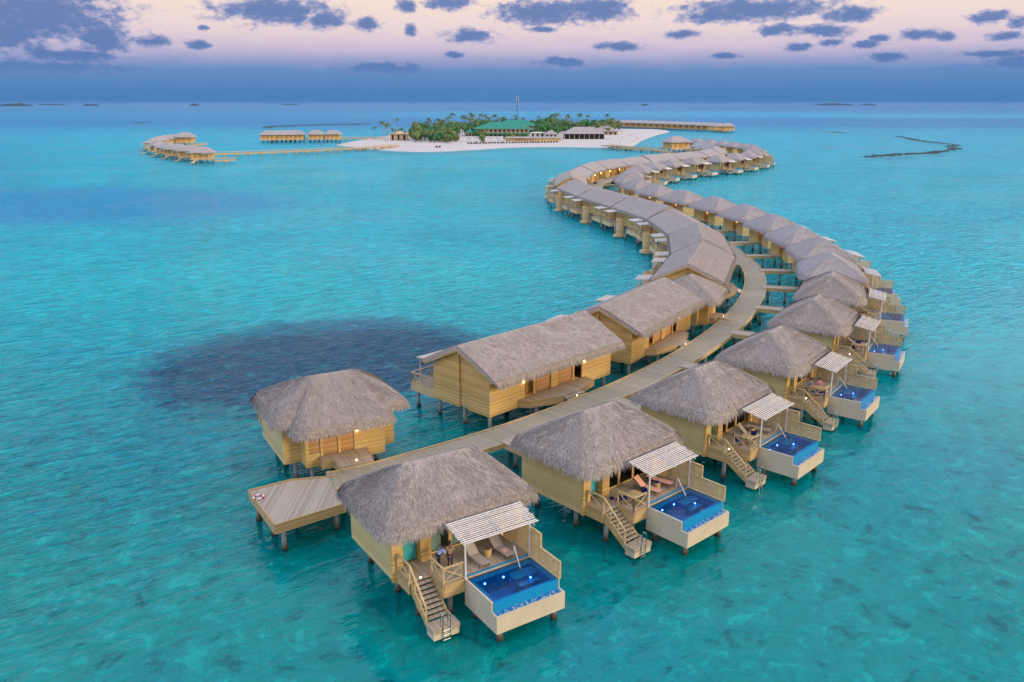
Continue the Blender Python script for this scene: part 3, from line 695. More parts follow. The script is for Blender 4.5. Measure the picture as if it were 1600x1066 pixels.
walk = tag(strip_obj('boardwalk', 'walk_boards', path, 3.1, WZ-0.15, WZ), kind='structure')
strip_obj('kerb_board', 'rail', path, 0.12, WZ-0.35, WZ+0.09, 1.6, walk); strip_obj('kerb_board', 'rail', path, 0.12, WZ-0.35, WZ+0.09, -1.6, walk)
# stilts under it
acc = 0; nxt = 2.0; k = 0; rest = MB()
for i in range(1, len(path)):
    acc += (path[i]-path[i-1]).length
    if acc > nxt:
        nxt += 5.2; tg = (path[i]-path[i-1]).normalized(); nn = Vector((-tg.y, tg.x))
        for sg in (-1.15, 1.15):
            p = path[i]+nn*sg
            if k < 90: stilt(p.x, p.y, WZ-0.15, walk); k += 1
            else: rest.tube((p.x, p.y, -2.2), (p.x, p.y, WZ-0.15), 0.18, n=6)
tag(rest.build('stilt', 'concrete', walk), kind='stuff')

# viewing platform at the near end
pf = empty('platform', (0, 0, 0), 0, 'wide empty timber platform on concrete posts at the near end of the boardwalk', 'platform')
PP = [at(388.9, 767, 2.3), at(454.7, 750.4, 2.3), at(529, 744, 2.3)]
P3 = Vector((-11.2, 58.6, 0)); P4 = at(540, 787, 2.3); P5 = at(429.1, 821.7, 2.3)
pts = [(p.x, p.y) for p in (PP[0], P5, P4, P3, PP[2], PP[1])]
m = MB(); m.prism(pts, WZ-0.16, WZ-0.008); me = m.mesh('platform_deck', 'decking'); pd = put('platform_deck', me, pf)
f = MB()
for i in range(len(pts)):
    if i in (2, 3): continue
    a, b_ = pts[i], pts[(i+1) % len(pts)]; f.bar((a[0], a[1], WZ-0.28), (b_[0], b_[1], WZ-0.28), 0.10, 0.72)
f.build('platform_fascia', 'fascia', pf)
for (x, y) in ((-18.6, 55.2), (-15.6, 51.0), (-16.9, 53.1), (-12.6, 53.9), (-16.2, 56.3), (-12.8, 57.0)): stilt(x, y, WZ-0.15, pf)
lb_ = MB(); p = at(404, 777, 2.35)
for i in range(16):
    a = 2*PI*i/16; a2 = 2*PI*(i+1)/16
    lb_.tube((0.36*math.cos(a), 0.36*math.sin(a), 0.06), (0.36*math.cos(a2), 0.36*math.sin(a2), 0.06), 0.065, n=8, cap=False)
m_, t_, b_ = mat('ring_paint', (0.8, 0.8, 0.85), 0.5)
tc_ = t_.new('ShaderNodeTexCoord'); s2_ = t_.new('ShaderNodeSeparateXYZ'); t_.l.new(tc_.outputs['Object'], s2_.inputs[0])
an_ = t_.math('FRACT', t_.math('MULTIPLY', t_.math('ARCTAN2', s2_.outputs[0], s2_.outputs[1]), 2/PI))
t_.l.new(t_.mix(t_.math('LESS_THAN', an_, 0.4), (0.75, 0.75, 0.85), (0.6, 0.05, 0.04)), b_.inputs['Base Color']); M['ring_paint'] = m_
o = lb_.build('life_ring', 'ring_paint', None, True); o.location = p; o.location.z = WZ
tag(o, 'red and white life ring lying on the left corner of the timber platform', 'life ring')

# ------------------------------------------------------------------ inner row: gabled twin villas
def unit(a, b): d = Vector(b)-Vector(a); return d.normalized()
def gable_villa(n0, n1, label, near=True, seed=1, m0=None, m1=None, w_f=5.0, w_b=5.0, detail=True, zr=8.0):
    """n0->n1 ridge line. origin = ridge start; local x along ridge, -y towards the boardwalk. m0/m1: roof mitre shifts"""
    n0 = Vector(n0); n1 = Vector(n1); L = (n1-n0).length; a = math.atan2(n1.y-n0.y, n1.x-n0.x)
    v = empty('gabled_villa', (n0.x, n0.y, 0), a, label, 'villa', 'gabled thatched villas along the inner edge of the boardwalk')
    m0 = m0 or (0, 0); m1 = m1 or (0, 0)     # x shift at front eave / back eave for each end
    E0 = (0.42+m0[0], -w_f); E1 = (L-0.42+m1[0], -w_f); B0 = (0.42+m0[1], w_b); B1 = (L-0.42+m1[1], w_b)
    roof = gable_roof(E0, E1, (0.42, 0), (L-0.42, 0), B0, B1, zr, 5.15, 5.1, surf=12000 if near else (3500 if detail else 1500), fringe=9000 if near else (3500 if detail else 1200), seed=seed)
    roof.build('roof', 'thatch' if detail else 'thatch_far', v)
    # barge boards
    bb = MB()
    for (E, Rr, B) in ((E0, (0.42, 0), B0), (E1, (L-0.42, 0), B1)):
        sx = 0.0
        MB().bar((E[0]+sx, E[1]+0.3, 5.32), (Rr[0]+sx, Rr[1], zr-0.5), 0.10, 0.20).build('barge_board', 'fascia', v); MB().bar((B[0]+sx, B[1]-0.3, 5.27), (Rr[0]+sx, Rr[1], zr-0.5), 0.10, 0.20).build('barge_board', 'fascia', v)
    yf, yb = -3.9, 3.9; x0, x1 = 0.9, L-0.9
    zt_f = 5.15+(-yf-w_f)*-0.0; 
    def zroof(y): return zr-0.42+(5.15-zr)*(-y/w_f) if y < 0 else zr-0.42+(5.1-zr)*(y/w_b)
    def wall_end(xs, d):
        # gable end with a recess in its middle
        w = MB()
        w.xprism([(yf, 1.8), (yf, zroof(yf)), (-1.0, zroof(-1.0)), (-1.0, 1.8)], xs-0.09, xs+0.09)
        w.xprism([(0.2, 1.8), (0.2, zroof(0.2)), (yb, zroof(yb)), (yb, 1.8)], xs-0.09, xs+0.09)
        w.xprism([(-0.998, 1.8), (-0.998, zroof(-1.0)), (0, zroof(-.01)), (0.198, zroof(0.2)), (0.198, 1.8)], xs-0.05+d*0.16, xs+0.05+d*0.16)
        w.build('gable_wall', 'siding', v)
    wall_end(x0, 1); wall_end(x1, -1)
    # front with two door recesses
    xm = L/2; segs = [(x0+.09, xm-4.2), (xm-3.0, xm-2.75), (xm-0.5, xm+0.5), (xm+2.75, xm+3.0), (xm+4.2, x1-.09)]
    w = MB(); zt = zroof(yf)
    for (a0, a1) in segs:
        if a1 > a0: MB().box(a0, a1, yf, yf+0.16, 1.8 if (a0 < xm-4 or a1 > xm+4) else 2.62, zt).build('front_wall', 'siding', v)
    w = MB(); w.box(xm-4.2, xm+4.2, yf+1.0, yf+1.1, 1.8, zt); w.box(xm-4.2, xm+4.2, yf+0.02, yf+1.0, 1.8, 2.5); w.build('porch_wall', 'siding_gold', v)
    for s_ in (-1, 1):
        xx = xm+s_*1.6; MB().box(xx-0.95, xx+0.95, yf+0.1, yf+0.2, 2.62, 4.9).build('closet_door', 'door_wood', v)
        dd = MB().box(xm+s_*3.6-0.45, xm+s_*3.6+0.45, yf+0.92, yf+0.995, 2.6, 4.7).build('door', 'door_wood', v)
        l = MB(); xl = xm+s_*4.45; l.box(xl-0.07, xl+0.07, yf-0.14, yf-0.02, 4.15, 4.42); l.build('wall_lamp', 'lamp_glow', v)
    w = MB(); w.box(x0+.09, x1-.09, yb-0.15, yb, 1.8, zroof(yb)-0.1); w.build('back_wall', 'siding_gold', v)
    MB().box(x0+.1, x1-.1, yf+.2, yb-.2, 1.85, 2.05).build('floor', 'decking', v)
    # porch deck towards the boardwalk
    p = MB(); p.prism([(xm-5.2, yf-0.02), (xm-4.6, yf-1.0), (xm-1.2, yf-2.3), (xm+1.2, yf-2.3), (xm+4.3, yf-1.5), (xm+4.8, yf-0.02)], 2.45, 2.58); pr = p.build('porch', 'decking', v)
    f = MB(); q = [(xm-5.2, yf-0.05), (xm-4.6, yf-1.0), (xm-1.2, yf-2.3)]
    for u, w_ in zip(q[:-1], q[1:]): f.bar((u[0], u[1], 2.2), (w_[0], w_[1], 2.2), 0.07, 0.68)
    f.build('porch_fascia', 'fascia', pr); f = MB(); f.bar((xm+1.2, yf-2.3, 2.3), (xm+4.3, yf-1.5, 2.3), 0.07, 0.5); f.bar((xm+4.3, yf-1.5, 2.3), (xm+4.8, yf-.05, 2.3), 0.07, 0.5); f.build('porch_fascia', 'fascia', pr)
    s_ = MB(); s_.box(xm-1.2, xm+1.4, yf-2.75, yf-2.3, 2.28, 2.44); s_.box(xm-1.3, xm+1.6, yf-4.6, yf-2.75, 2.14, 2.27); s_.build('porch_step', 'decking', pr)
    if near: MB().box(xm+0.1, xm+0.2, yf-2.77, yf-2.75, 2.33, 2.4).build('step_light', 'step_light', pr)
    # seaward decks, one for each half, each with a white pergola, and a stair tower between
    for (c0, c1) in ((x0, x0+5.2), (x1-5.2, x1)):
        dk = MB(); dk.box(c0, c1, yb, yb+3.5, 2.45, 2.58); dk = dk.build('balcony', 'decking', v)
        f = MB(); f.box(c0-0.04, c0+0.04, yb, yb+3.5, 1.7, 2.55); f.box(c1-0.04, c1+0.04, yb, yb+3.5, 1.7, 2.55); f.box(c0-0.04, c1+0.04, yb+3.5, yb+3.58, 1.7, 2.55); f.build('balcony_fascia', 'cream_panel', dk)
        r = MB(); x_rail(r, (c0, yb+0.1, 2.58), (c0, yb+3.5, 2.58), n=2); x_rail(r, (c0, yb+3.5, 2.58), (c1, yb+3.5, 2.58), n=4); x_rail(r, (c1, yb+3.5, 2.58), (c1, yb+.1, 2.58), n=2); r.build('balcony_railing', 'rail', dk)
        c = (c0+c1)/2; g = MB()
        for i in range(15): y = yb+1.35+i*0.165; g.tube((c-1.75, y, 5.1-i*0.012), (c+1.75, y, 5.1-i*0.012), 0.05, n=5)
        g.bar((c-1.5, yb+1.2, 5.0), (c-1.5, yb+3.8, 4.85), .08); g.bar((c+1.5, yb+1.2, 5.0), (c+1.5, yb+3.8, 4.85), .08)
        pg = g.build('pergola', 'whitewash', dk)
        for x in (c-1.5, c+1.5): MB().bar((x, yb+3.42, 2.58), (x, yb+3.42, 4.9), 0.09).build('pergola_post', 'whitewash', pg)
    tw = MB(); n = 14; c = (L/2, yb+2.9); ro, ri = 1.08, 0.98; vs = []
    for i in range(n+1):
        a_ = R(-20+220*i/n); vs += [(c[0]+ro*math.cos(a_), c[1]+ro*math.sin(a_), 0.7), (c[0]+ro*math.cos(a_), c[1]+ro*math.sin(a_), 4.3), (c[0]+ri*math.cos(a_), c[1]+ri*math.sin(a_), 4.3), (c[0]+ri*math.cos(a_), c[1]+ri*math.sin(a_), 0.7)]
    fs = []
    for i in range(n):
        k = 4*i; j = k+4; fs += [(k, j, j+1, k+1), (k+1, j+1, j+2, k+2), (k+2, j+2, j+3, k+3), (k+3, j+3, j, k)]
    fs += [(0, 1, 2, 3), (4*n, 4*n+3, 4*n+2, 4*n+1)]
    tw.add(vs, fs); tt = tw.build('stair_tower', 'tower_boards', v)
    t2 = MB(); t2.tube((c[0], c[1]+0.3, 0.2), (c[0], c[1]+0.3, 0.68), 1.35, n=20); t2.build('landing', 'cream_panel', tt)
    t3 = MB()
    for i in range(9):
        a_ = R(200-i*24); t3.prism([(c[0], c[1]), (c[0]+1.1*math.cos(a_), c[1]+1.1*math.sin(a_)), (c[0]+1.1*math.cos(a_+.4), c[1]+1.1*math.sin(a_+.4))], 2.3-i*0.2, 2.38-i*0.2)
    t3.build('spiral_stair', 'decking', tt)
    ys = (-3.4, 0.0, 3.6, 6.9) 
    nx = 4
    for i in range(nx):
        for y in ys: stilt(x0+0.4+(x1-x0-0.8)*i/(nx-1), y, 1.88 if y < 5 else 2.45, v)
    for x in (xm-3.6, xm+3.2): stilt(x, yf-0.9, 2.4, v)
    return v
NODES = [(-5.3, 73.3), (8.2, 87.2)]
gable_villa((-5.4, 73.4), (8.2, 87.3), 'long gabled villa nearest the camera, warm lamps beside its doors, balcony at left', True, 11)
gable_villa((9.4, 88.9), (19.9, 105.3), 'gabled villa behind the nearest long one, its end wall of orange boards', True, 12)
LN = [(24.4,114),(31.2,134.6),(34.6,156),(34.0,179),(28.6,201.5),(22.3,224.5),(18.0,248)]
LM = [(17.8,253.5),(19.4,279),(24.4,301.8),(31.2,321.0),(41.6,338.7),(54.6,357),(69.8,375.6),(86.1,394),(96.5,411),(103.5,430),(107,450),(108.5,470),(107,490)]
cnt = 0
for nodes in (LN, LM):
    for i in range(len(nodes)-1):
        a, b_ = Vector(nodes[i]), Vector(nodes[i+1]); d = (b_-a).normalized()
        def mitre(k, base):
            if k <= 0 or k >= len(nodes)-1: return (0, 0)
            u = (Vector(nodes[k])-Vector(nodes[k-1])).normalized(); w = (Vector(nodes[k+1])-Vector(nodes[k])).normalized()
            half = math.atan2(u.x*w.y-u.y*w.x, u.dot(w))/2
            # turning left (half>0): front (right, -y) side is outside
            return (math.tan(half)*5.0, -math.tan(half)*5.0)
        e = mitre(i+1, b_); s_ = mitre(i, a)
        m1 = e; m0 = (-s_[0], -s_[1])
        if nodes is LN: lb = 'gabled villa, %s of the six joined along the inside of the boardwalk bend' % ORD[i]
        else: lb = 'gabled villa, %s of the row sweeping right beyond the bend' % ORD[i]
        gable_villa(a, b_, lb, cnt < 2, 20+cnt, m0, m1, detail=(cnt < 7), zr=8.0+0.22*math.sin(cnt*2.4)); cnt += 1

# hipped single villas on the inner side
def hip_villa(loc, ang, label, ext=True, seed=31):
    v = empty('hipped_villa', loc, ang, label, 'villa')
    r1 = hip_roof((-2.1, 9.4, 0.5, 9.6), (2.1, 5.3, 4.4), 7.9, 5.75, 5.0, surf=9000, fringe=6000, seed=seed)
    if ext:
        r2 = hip_roof((-1.1, 7.4, -1.6, 6.0), (2.2, 5.2, 4.3), 7.86, 5.45, 4.75, surf=5000, fringe=3500, seed=seed+1)
        r1.add(r2.v, r2.f)
    r1.build('roof', 'thatch', v)
    w = MB(); w.box(-1.35, -1.2, 1.55, 8.4, 1.8, 5.6); w.build('side_wall', 'siding_plain', v)
    w = MB(); w.box(-1.2, 0.0, 1.5, 1.65, 1.8, 5.6); w.box(0, 0.15, 0.16, 1.5, 1.8, 5.4); w.box(0, 0.35, 0, 0.16, 1.8, 5.4); w.box(4.0, 6.45, 0, 0.16, 1.8, 5.4); w.box(1.15, 4.0, 0.0, 0.16, 1.8, 2.55); w.box(0.35, 1.15, 0, .16, 1.8, 2.9)
    for x in (1.2, 2.65): w.box(x, x+0.2, -0.04, 0.16, 2.56, 5.3)
    w.box(0.35, 4.0, 0.02, 0.16, 4.85, 5.4)
    w.box(6.45, 6.6, 0.0, 1.5, 1.8, 5.4); w.box(6.6, 8.0, 1.5, 1.65, 1.8, 5.5); w.box(7.9, 8.05, 1.65, 8.4, 1.8, 5.5); w.box(-1.2, 7.9, 8.3, 8.45, 1.8, 5.5)
    w.build('front_wall', 'siding_gold', v)
    for (x0, x1, z0) in ((0.4, 1.15, 2.95), (1.42, 2.62, 2.62), (2.88, 3.95, 2.62)): MB().box(x0, x1, 0.05, 0.12, z0, 4.83).build('door', 'door_wood', v)
    MB().box(4.15, 4.3, -0.16, -0.02, 4.15, 4.42).build('wall_lamp', 'lamp_glow', v)
    p = MB(); p.prism([(1.1, -0.02), (1.0, -0.9), (1.9, -1.1), (1.9, -1.9), (4.7, -1.9), (4.9, -0.02)], 2.45, 2.6); pr = p.build('porch', 'decking', v)
    f = MB(); f.bar((1.0, -0.9, 2.2), (1.1, -0.05, 2.2), .07, .7); f.bar((1.0, -0.9, 2.2), (1.9, -1.1, 2.2), .07, .7); f.bar((1.9, -1.1, 2.2), (1.9, -3.4, 2.1), .07, .6); f.build('porch_fascia', 'fascia', pr); MB().bar((4.75, -1.9, 2.3), (4.95, -0.05, 2.3), .07, .6).build('porch_fascia', 'fascia', pr)
    s_ = MB(); s_.box(1.95, 4.7, -2.5, -1.9, 2.3, 2.47); s_.box(1.95, 4.6, -3.9, -2.5, 2.12, 2.295); s_.build('porch_step', 'decking', pr)
    MB().box(3.4, 3.5, -1.93, -1.905, 2.48, 2.55).build('step_light', 'step_light', pr)
    b = MB(); b.box(-1.2, 7.9, 8.45, 10.6, 2.4, 2.55); bk = b.build('balcony', 'decking', v); r = MB(); x_rail(r, (-1.2, 8.6, 2.55), (-1.2, 10.6, 2.55), n=2); x_rail(r, (-1.2, 10.6, 2.55), (7.9, 10.6, 2.55), n=5); r.build('balcony_railing', 'rail', bk)
    for (x, y) in ((-0.3, 2.2), (0.6, 0.6), (6.6, 2.2), (-0.3, 5.4), (-0.3, 8.0), (3.3, 4), (6.8, 8)): stilt(x, y, 1.9, v)
    for (x, y) in ((2.3, -0.7), (4.4, -1.5)): stilt(x, y, 2.4, v)
    return v
hip_villa((-16.2, 60.3, 0), R(29.7), 'single hipped thatched villa at left, between the dark sea-grass and the timber platform')
hv = hip_villa((25.3, 104.2, 0), R(66), 'small hipped villa squeezed between two gabled villas inside the bend', False, 41)
for o in hv.children:
    if o.name.startswith('roof'): o.data = hip_roof((-2.2, 9.8, -1.8, 9.5), (3.0, 5.0, 4.0), 7.6, 5.4, 4.8, surf=6000, fringe=4500, seed=44).mesh('roof', 'thatch')
hv.scale = (0.8, 0.8, 1)

# ------------------------------------------------------------------ deck furniture and people
def W2(vi, x, y, z=0):
    a, b_, c_ = VIL[vi]; q = rotp(c_, x, y); return Vector((a+q[0], b_+q[1], z))
def lounger(vi, x, y, rz, label, m='grey_fabric', up=0.6):
    o = empty('sun_lounger', W2(vi, x, y, DK), VIL[vi][2]+rz, label, 'sun lounger', 'sun loungers on the villa decks')
    # local: foot at -y, head at +y
    c_ = MB(); c_.xprism([(-1.0, 0.30), (-1.0, 0.35), (0.25, 0.36), (0.95, 0.36+up), (0.98, 0.32+up), (0.28, 0.30)], -0.31, 0.31); c_.build('sling', m, o)
    f = MB()
    for s_ in (-0.33, 0.33):
        f.bar((s_, -1.02, 0.31), (s_, 0.95, 0.31), 0.04, 0.05); f.bar((s_, 0.26, 0.33), (s_, 0.96, 0.34+up), 0.04, 0.04)
    f.bar((-.33, 0.7, 0.31), (-.33, 0.8, 0.3+up*.8), .03); f.bar((.33, 0.7, 0.31), (.33, 0.8, 0.3+up*.8), .03)
    f.build('frame', 'dark_metal' if m == 'pink_towel' else 'grey_fabric', o)
    for (lx, ly) in ((-.33, -.8), (.33, -.8), (-.33, .7), (.33, .7)): MB().bar((lx, ly, 0), (lx, ly, 0.3), 0.04).build('leg', 'dark_metal', o)
    return o
lounger(0, 1.55, 4.75, R(4), 'grey sun lounger left of the wooden drum table, beside the nearest pool')
l2 = lounger(0, 3.35, 4.75, R(6), 'grey sun lounger with a folded pink towel, beside the nearest pool')
tw_ = MB().box(-0.2, 0.2, -0.45, -0.1, 0.0, 0.07); o = tw_.build('folded_towel', 'pink_towel'); o.location = W2(0, 3.3, 4.6, DK+0.37); o.rotation_euler = (0, 0, VIL[0][2]); tag(o, 'folded pink towel lying on the grey lounger by the nearest pool', 'towel')
lounger(1, 1.75, 5.0, R(12), 'pink towelled sun lounger left of the round side table, second villa', 'pink_towel')
lounger(1, 3.4, 5.2, R(12), 'pink towelled sun lounger by the slatted screen, second villa', 'pink_towel', 0.1)
lounger(2, 1.2, 5.0, R(20), 'bare brown sun lounger with raised back behind the third villa pool', up=0.75)
lounger(2, 2.9, 5.1, R(20), 'bare brown sun lounger lying flat by the third villa screen', up=0.1)
lounger(4, 1.6, 4.9, R(8), 'sun lounger under the pergola of the fifth villa')
def drum(vi, x, y, label, top='brown_top', r=0.27, h=0.5):
    o = empty('side_table', W2(vi, x, y, DK), 0, label, 'side table')
    MB().tube((0, 0, 0), (0, 0, h), r*0.92, r, n=20).build('drum', 'straw_table', o); MB().tube((0, 0, h), (0, 0, h+0.03), r*0.86, n=20).build('top', top, o); return o
drum(0, 2.45, 4.95, 'round wooden drum table with dark top between two grey loungers')
drum(1, 2.65, 4.85, 'round wooden drum table with a navy bowl between pink loungers', 'navy')
drum(2, 2.1, 5.3, 'round wooden drum table behind the third villa pool')
def table(vi, x, y, label):
    o = empty('dining_table', W2(vi, x, y, DK), VIL[vi][2], label, 'table')
    MB().box(-.5, .5, -.38, .38, .7, .74).build('tabletop', 'straw_table', o)
    for sx in (-.42, .42):
        for sy in (-.3, .3): MB().bar((sx, sy, 0), (sx, sy, .7), .05).build('leg', 'dark_metal', o)
    return o
def chair(vi, x, y, rz, label, m='navy'):
    o = empty('chair', W2(vi, x, y, DK), VIL[vi][2]+rz, label, 'chair', 'navy chairs on the villa decks')
    MB().box(-.24, .24, -.24, .24, .42, .47).build('seat', m, o); MB().bar((0, .25, .5), (0, .32, .92), .48, .04, up=(0, 1, 0)).build('backrest', m, o)
    for sx in (-.21, .21):
        for sy in (-.21, .21): MB().bar((sx, sy, 0), (sx, sy, .42), .035).build('leg', 'dark_metal', o)
    return o
for vi, nm in ((1, 'second villa'), (2, 'third villa')):
    table(vi, -0.35, 4.45, 'square dining table at the railing corner of the %s deck' % nm)
    chair(vi, -0.95, 4.9, R(60), 'navy chair at the left of the %s deck table' % nm)
    chair(vi, 0.35, 4.35, R(-90), 'navy chair at the right of the %s deck table' % nm)
for vi, m_, rz_ in ((4, 'navy', .3), (5, 'grey_fabric', -.4), (6, 'pink_towel', .1)):
    nm = ORD[vi]+' villa'
    table(vi, -0.35, 4.4, 'dining table at the deck corner of the %s' % nm)
    chair(vi, -0.95, 4.8, R(60)+rz_, 'chair left of the %s deck table' % nm, m_); chair(vi, 0.35, 4.5, R(-90)+rz_, 'chair right of the %s deck table' % nm, m_)
    lounger(vi, 2.9, 4.9, R(10)+rz_*.3, 'sun lounger beside the screen of the %s' % nm, m_, .3)
for (x, y) in ((-1.0, 5.9), (-0.85, 5.45)):
    mb = MB(); mb.tube((0, 0, 0), (0, 0, .08), .2, .17, n=12); mb.tube((0, 0, .08), (0, 0, .2), .17, .05, n=12); o = mb.build('cushion', 'navy', None, True); o.location = W2(1, x, y, DK)
    tag(o, 'small navy floor cushion by the %s on the second villa deck' % ('curtained window' if y > 5.6 else 'stair head'), 'cushion', 'navy floor cushions')
table(3, -0.35, 4.45, 'dining table where sunbathers sit on the fourth villa deck')
o = lounger(3, -0.9, 4.6, R(40), 'lounger draped with a blue towel at the fourth villa table', 'navy', .5)

M['skin'] = mat('skin', (0.50, 0.26, 0.17), 0.6)[0]; M['skin_dark'] = mat('skin_dark', (0.17, 0.085, 0.05), 0.6)[0]
M['hair'] = mat('hair', (0.012, 0.009, 0.008), 0.6)[0]
M['blue_shirt'] = mat('blue_shirt', (0.30, 0.40, 0.72), 0.9)[0]; M['tan_shirt'] = mat('tan_shirt', (0.30, 0.20, 0.12), 0.9)[0]; M['dark_trousers'] = mat('dark_trousers', (0.02, 0.02, 0.035), 0.9)[0]
M['swimwear'] = mat('swimwear', (0.06, 0.16, 0.45), 0.8)[0]; M['pink_top'] = mat('pink_top', (0.55, 0.2, 0.32), 0.8)[0]
def skin_obj(name, joints, edges, radii, m, parent, root=0, sub=2):
    me = bpy.data.meshes.new(name); me.from_pydata([tuple(j) for j in joints], edges, []); me.update(); me.materials.append(M[m])
    o = put(name, me, parent); md = o.modifiers.new('skin', 'SKIN'); 
    sv = me.skin_vertices[0].data if me.skin_vertices else None
    if sv is None:
        bpy.context.view_layer.objects.active = o; sv = me.skin_vertices[0].data
    for i, r in enumerate(radii): sv[i].radius = (r, r) if not isinstance(r, tuple) else r; sv[i].use_root = (i == root)
    md.use_smooth_shade = True
    s_ = o.modifiers.new('sub', 'SUBSURF'); s_.levels = sub; s_.render_levels = sub
    return o
def person(loc, rz, label, J, shirt, trousers, skin, shirt_long=False, hair_long=False):
    """J: dict of joints in metres"""
    p = empty('person', loc, rz, label, 'person')
    k = ['pel', 'wst', 'chs', 'nck', 'hd0', 'hd1', 'shl', 'ell', 'wrl', 'hal', 'shr', 'elr', 'wrr', 'har', 'hpl', 'knl', 'anl', 'tol', 'hpr', 'knr', 'anr', 'tor']
    rd = dict(pel=(.13, .10), wst=(.115, .09), chs=(.15, .10), nck=.052, hd0=(.075, .085), hd1=(.078, .09), shl=.058, ell=.04, wrl=.028, hal=(.036, .018), hpl=.085, knl=.055, anl=.038, tol=.035)
    for a in ('sh', 'el', 'wr', 'ha', 'hp', 'kn', 'an', 'to'): rd[a+'r'] = rd[a+'l']
    ix = {n: i for i, n in enumerate(k)}
    js = [Vector(J[n]) for n in k]; ed = [(ix[a], ix[b]) for a, b in (('pel','wst'),('wst','chs'),('chs','nck'),('nck','hd0'),('hd0','hd1'),('chs','shl'),('shl','ell'),('ell','wrl'),('wrl','hal'),('chs','shr'),('shr','elr'),('elr','wrr'),('wrr','har'),('pel','hpl'),('hpl','knl'),('knl','anl'),('anl','tol'),('pel','hpr'),('hpr','knr'),('knr','anr'),('anr','tor'))]
    body = skin_obj('body', js, ed, [rd[n] for n in k], skin, p)
    for sd_ in 'lr':     # fingers
        h = js[ix['ha'+sd_]]; wv = js[ix['wr'+sd_]]; dv = (h-wv).normalized(); sv_ = dv.cross(Vector((0, 0, 1)));
        if sv_.length < .1: sv_ = dv.cross(Vector((0, 1, 0)))
        sv_.normalize(); up_ = sv_.cross(dv); fb = MB()
        for q_, ln in ((-1.5, .075), (-.5, .088), (.5, .082), (1.5, .06)):
            a = h+sv_*q_*.02; m1 = a+dv*ln*.55+up_*.008; fb.tube(a-dv*.01, m1, .010, .009, n=6); fb.tube(m1, m1+dv*ln*.4-up_*.02, .009, .007, n=6)
        a = wv.lerp(h, .4)+sv_*.028; fb.tube(a, a+sv_*.035+dv*.035, .012, .010, n=6); fb.tube(a+sv_*.035+dv*.035, a+sv_*.035+dv*.065, .010, .008, n=6)
        f_ = fb.build('fingers', skin, p, True)
    tv = js[ix['hd1']]; hr = MB()
    c_ = tv+Vector((0, .025, .035))
    for i in range(8):
        for j in range(5):
            pass
    seg, rg = 12, 6; vs = []; 
    for j in range(rg+1):
        ph = PI*0.62*j/rg
        for i in range(seg):
            a = 2*PI*i/seg; vs.append(c_+Vector((.092*math.sin(ph)*math.cos(a), .105*math.sin(ph)*math.sin(a), .10*math.cos(ph) - (0.0 if not hair_long else 0.10*max(0, math.sin(a))*j/rg))))
    hr.add(vs, [(j*seg+i, j*seg+(i+1) % seg, (j+1)*seg+(i+1) % seg, (j+1)*seg+i) for j in range(rg) for i in range(seg)]); hr.build('hair', 'hair', p, True)
    if shirt:
        c2 = ['pel','wst','chs','shl','ell','shr','elr']; e2 = [(0,1),(1,2),(2,3),(3,4),(2,5),(5,6)]; r2 = [(.165,.13) if shirt_long else (.15,.12), (.14,.115), (.168,.122), .075, .06, .075, .06]
        jj = [js[ix[n]].copy() for n in c2]
        if shirt_long:
            jj.append(js[ix['pel']].lerp((js[ix['knl']]+js[ix['knr']])/2, .45)); e2.append((0, 7)); r2.append((.175, .14))
        skin_obj('shirt', jj, e2, r2, shirt, p)
    if trousers:
        c3 = ['pel','hpl','knl','anl','hpr','knr','anr']; skin_obj('trousers', [js[ix[n]] for n in c3], [(0,1),(1,2),(2,3),(0,4),(4,5),(5,6)], [(.14,.11), .095, .068, .05, .095, .068, .05], trousers, p)
    fc = MB(); hd = js[ix['hd1']]
    for sx in (-.03, .03): fc.tube(hd+Vector((sx, -.086, .0)), hd+Vector((sx, -.094, .0)), .012, n=8)
    fc.build('eyes', 'hair', p); fc = MB(); fc.tube(hd+Vector((0, -.085, -.005)), hd+Vector((0, -.108, -.032)), .008, .014, n=6); fc.tube(hd+Vector((-.02, -.086, -.062)), hd+Vector((.02, -.086, -.062)), .007, n=6)
    for sx in (-1, 1): fc.tube(hd+Vector((sx*.078, 0, -.01)), hd+Vector((sx*.092, .01, -.005)), .022, .018, n=8)
    fc.build('face', skin, p, True)
    return p
stand = dict(pel=(0,0,.93), wst=(0,0,1.08), chs=(0,0,1.32), nck=(0,0,1.48), hd0=(0,-.01,1.56), hd1=(0,-.015,1.64), shl=(.19,0,1.38), ell=(.23,-.03,1.10), wrl=(.16,-.2,.98), hal=(.11,-.27,.98),
             shr=(-.19,0,1.38), elr=(-.24,.0,1.1), wrr=(-.22,-.06,.86), har=(-.22,-.08,.78), hpl=(.09,0,.88), knl=(.10,-.02,.48), anl=(.10,.02,.08), tol=(.11,-.14,.035), hpr=(-.09,0,.88), knr=(-.10,-.02,.48), anr=(-.10,.02,.08), tor=(-.11,-.14,.035))
person(W2(0, -0.12, 5.05, DK), R(20), 'standing person in a long tan shirt and dark trousers on the nearest deck', stand, 'tan_shirt', 'dark_trousers', 'skin_dark', True)
bend = dict(stand); bend.update(wst=(0,-.06,1.05), chs=(0,-.26,1.22), nck=(0,-.38,1.30), hd0=(0,-.44,1.34), hd1=(0,-.50,1.37), shl=(.19,-.27,1.24), ell=(.22,-.36,.98), wrl=(.15,-.50,.86), hal=(.12,-.57,.84), shr=(-.19,-.27,1.24), elr=(-.22,-.36,.98), wrr=(-.12,-.50,.86), har=(-.08,-.57,.84), pel=(0,.02,.92))
person(W2(0, -0.75, 5.35, DK), R(115), 'person in a pale blue shirt leaning forward on the nearest deck', bend, 'blue_shirt', 'dark_trousers', 'skin_dark', True)
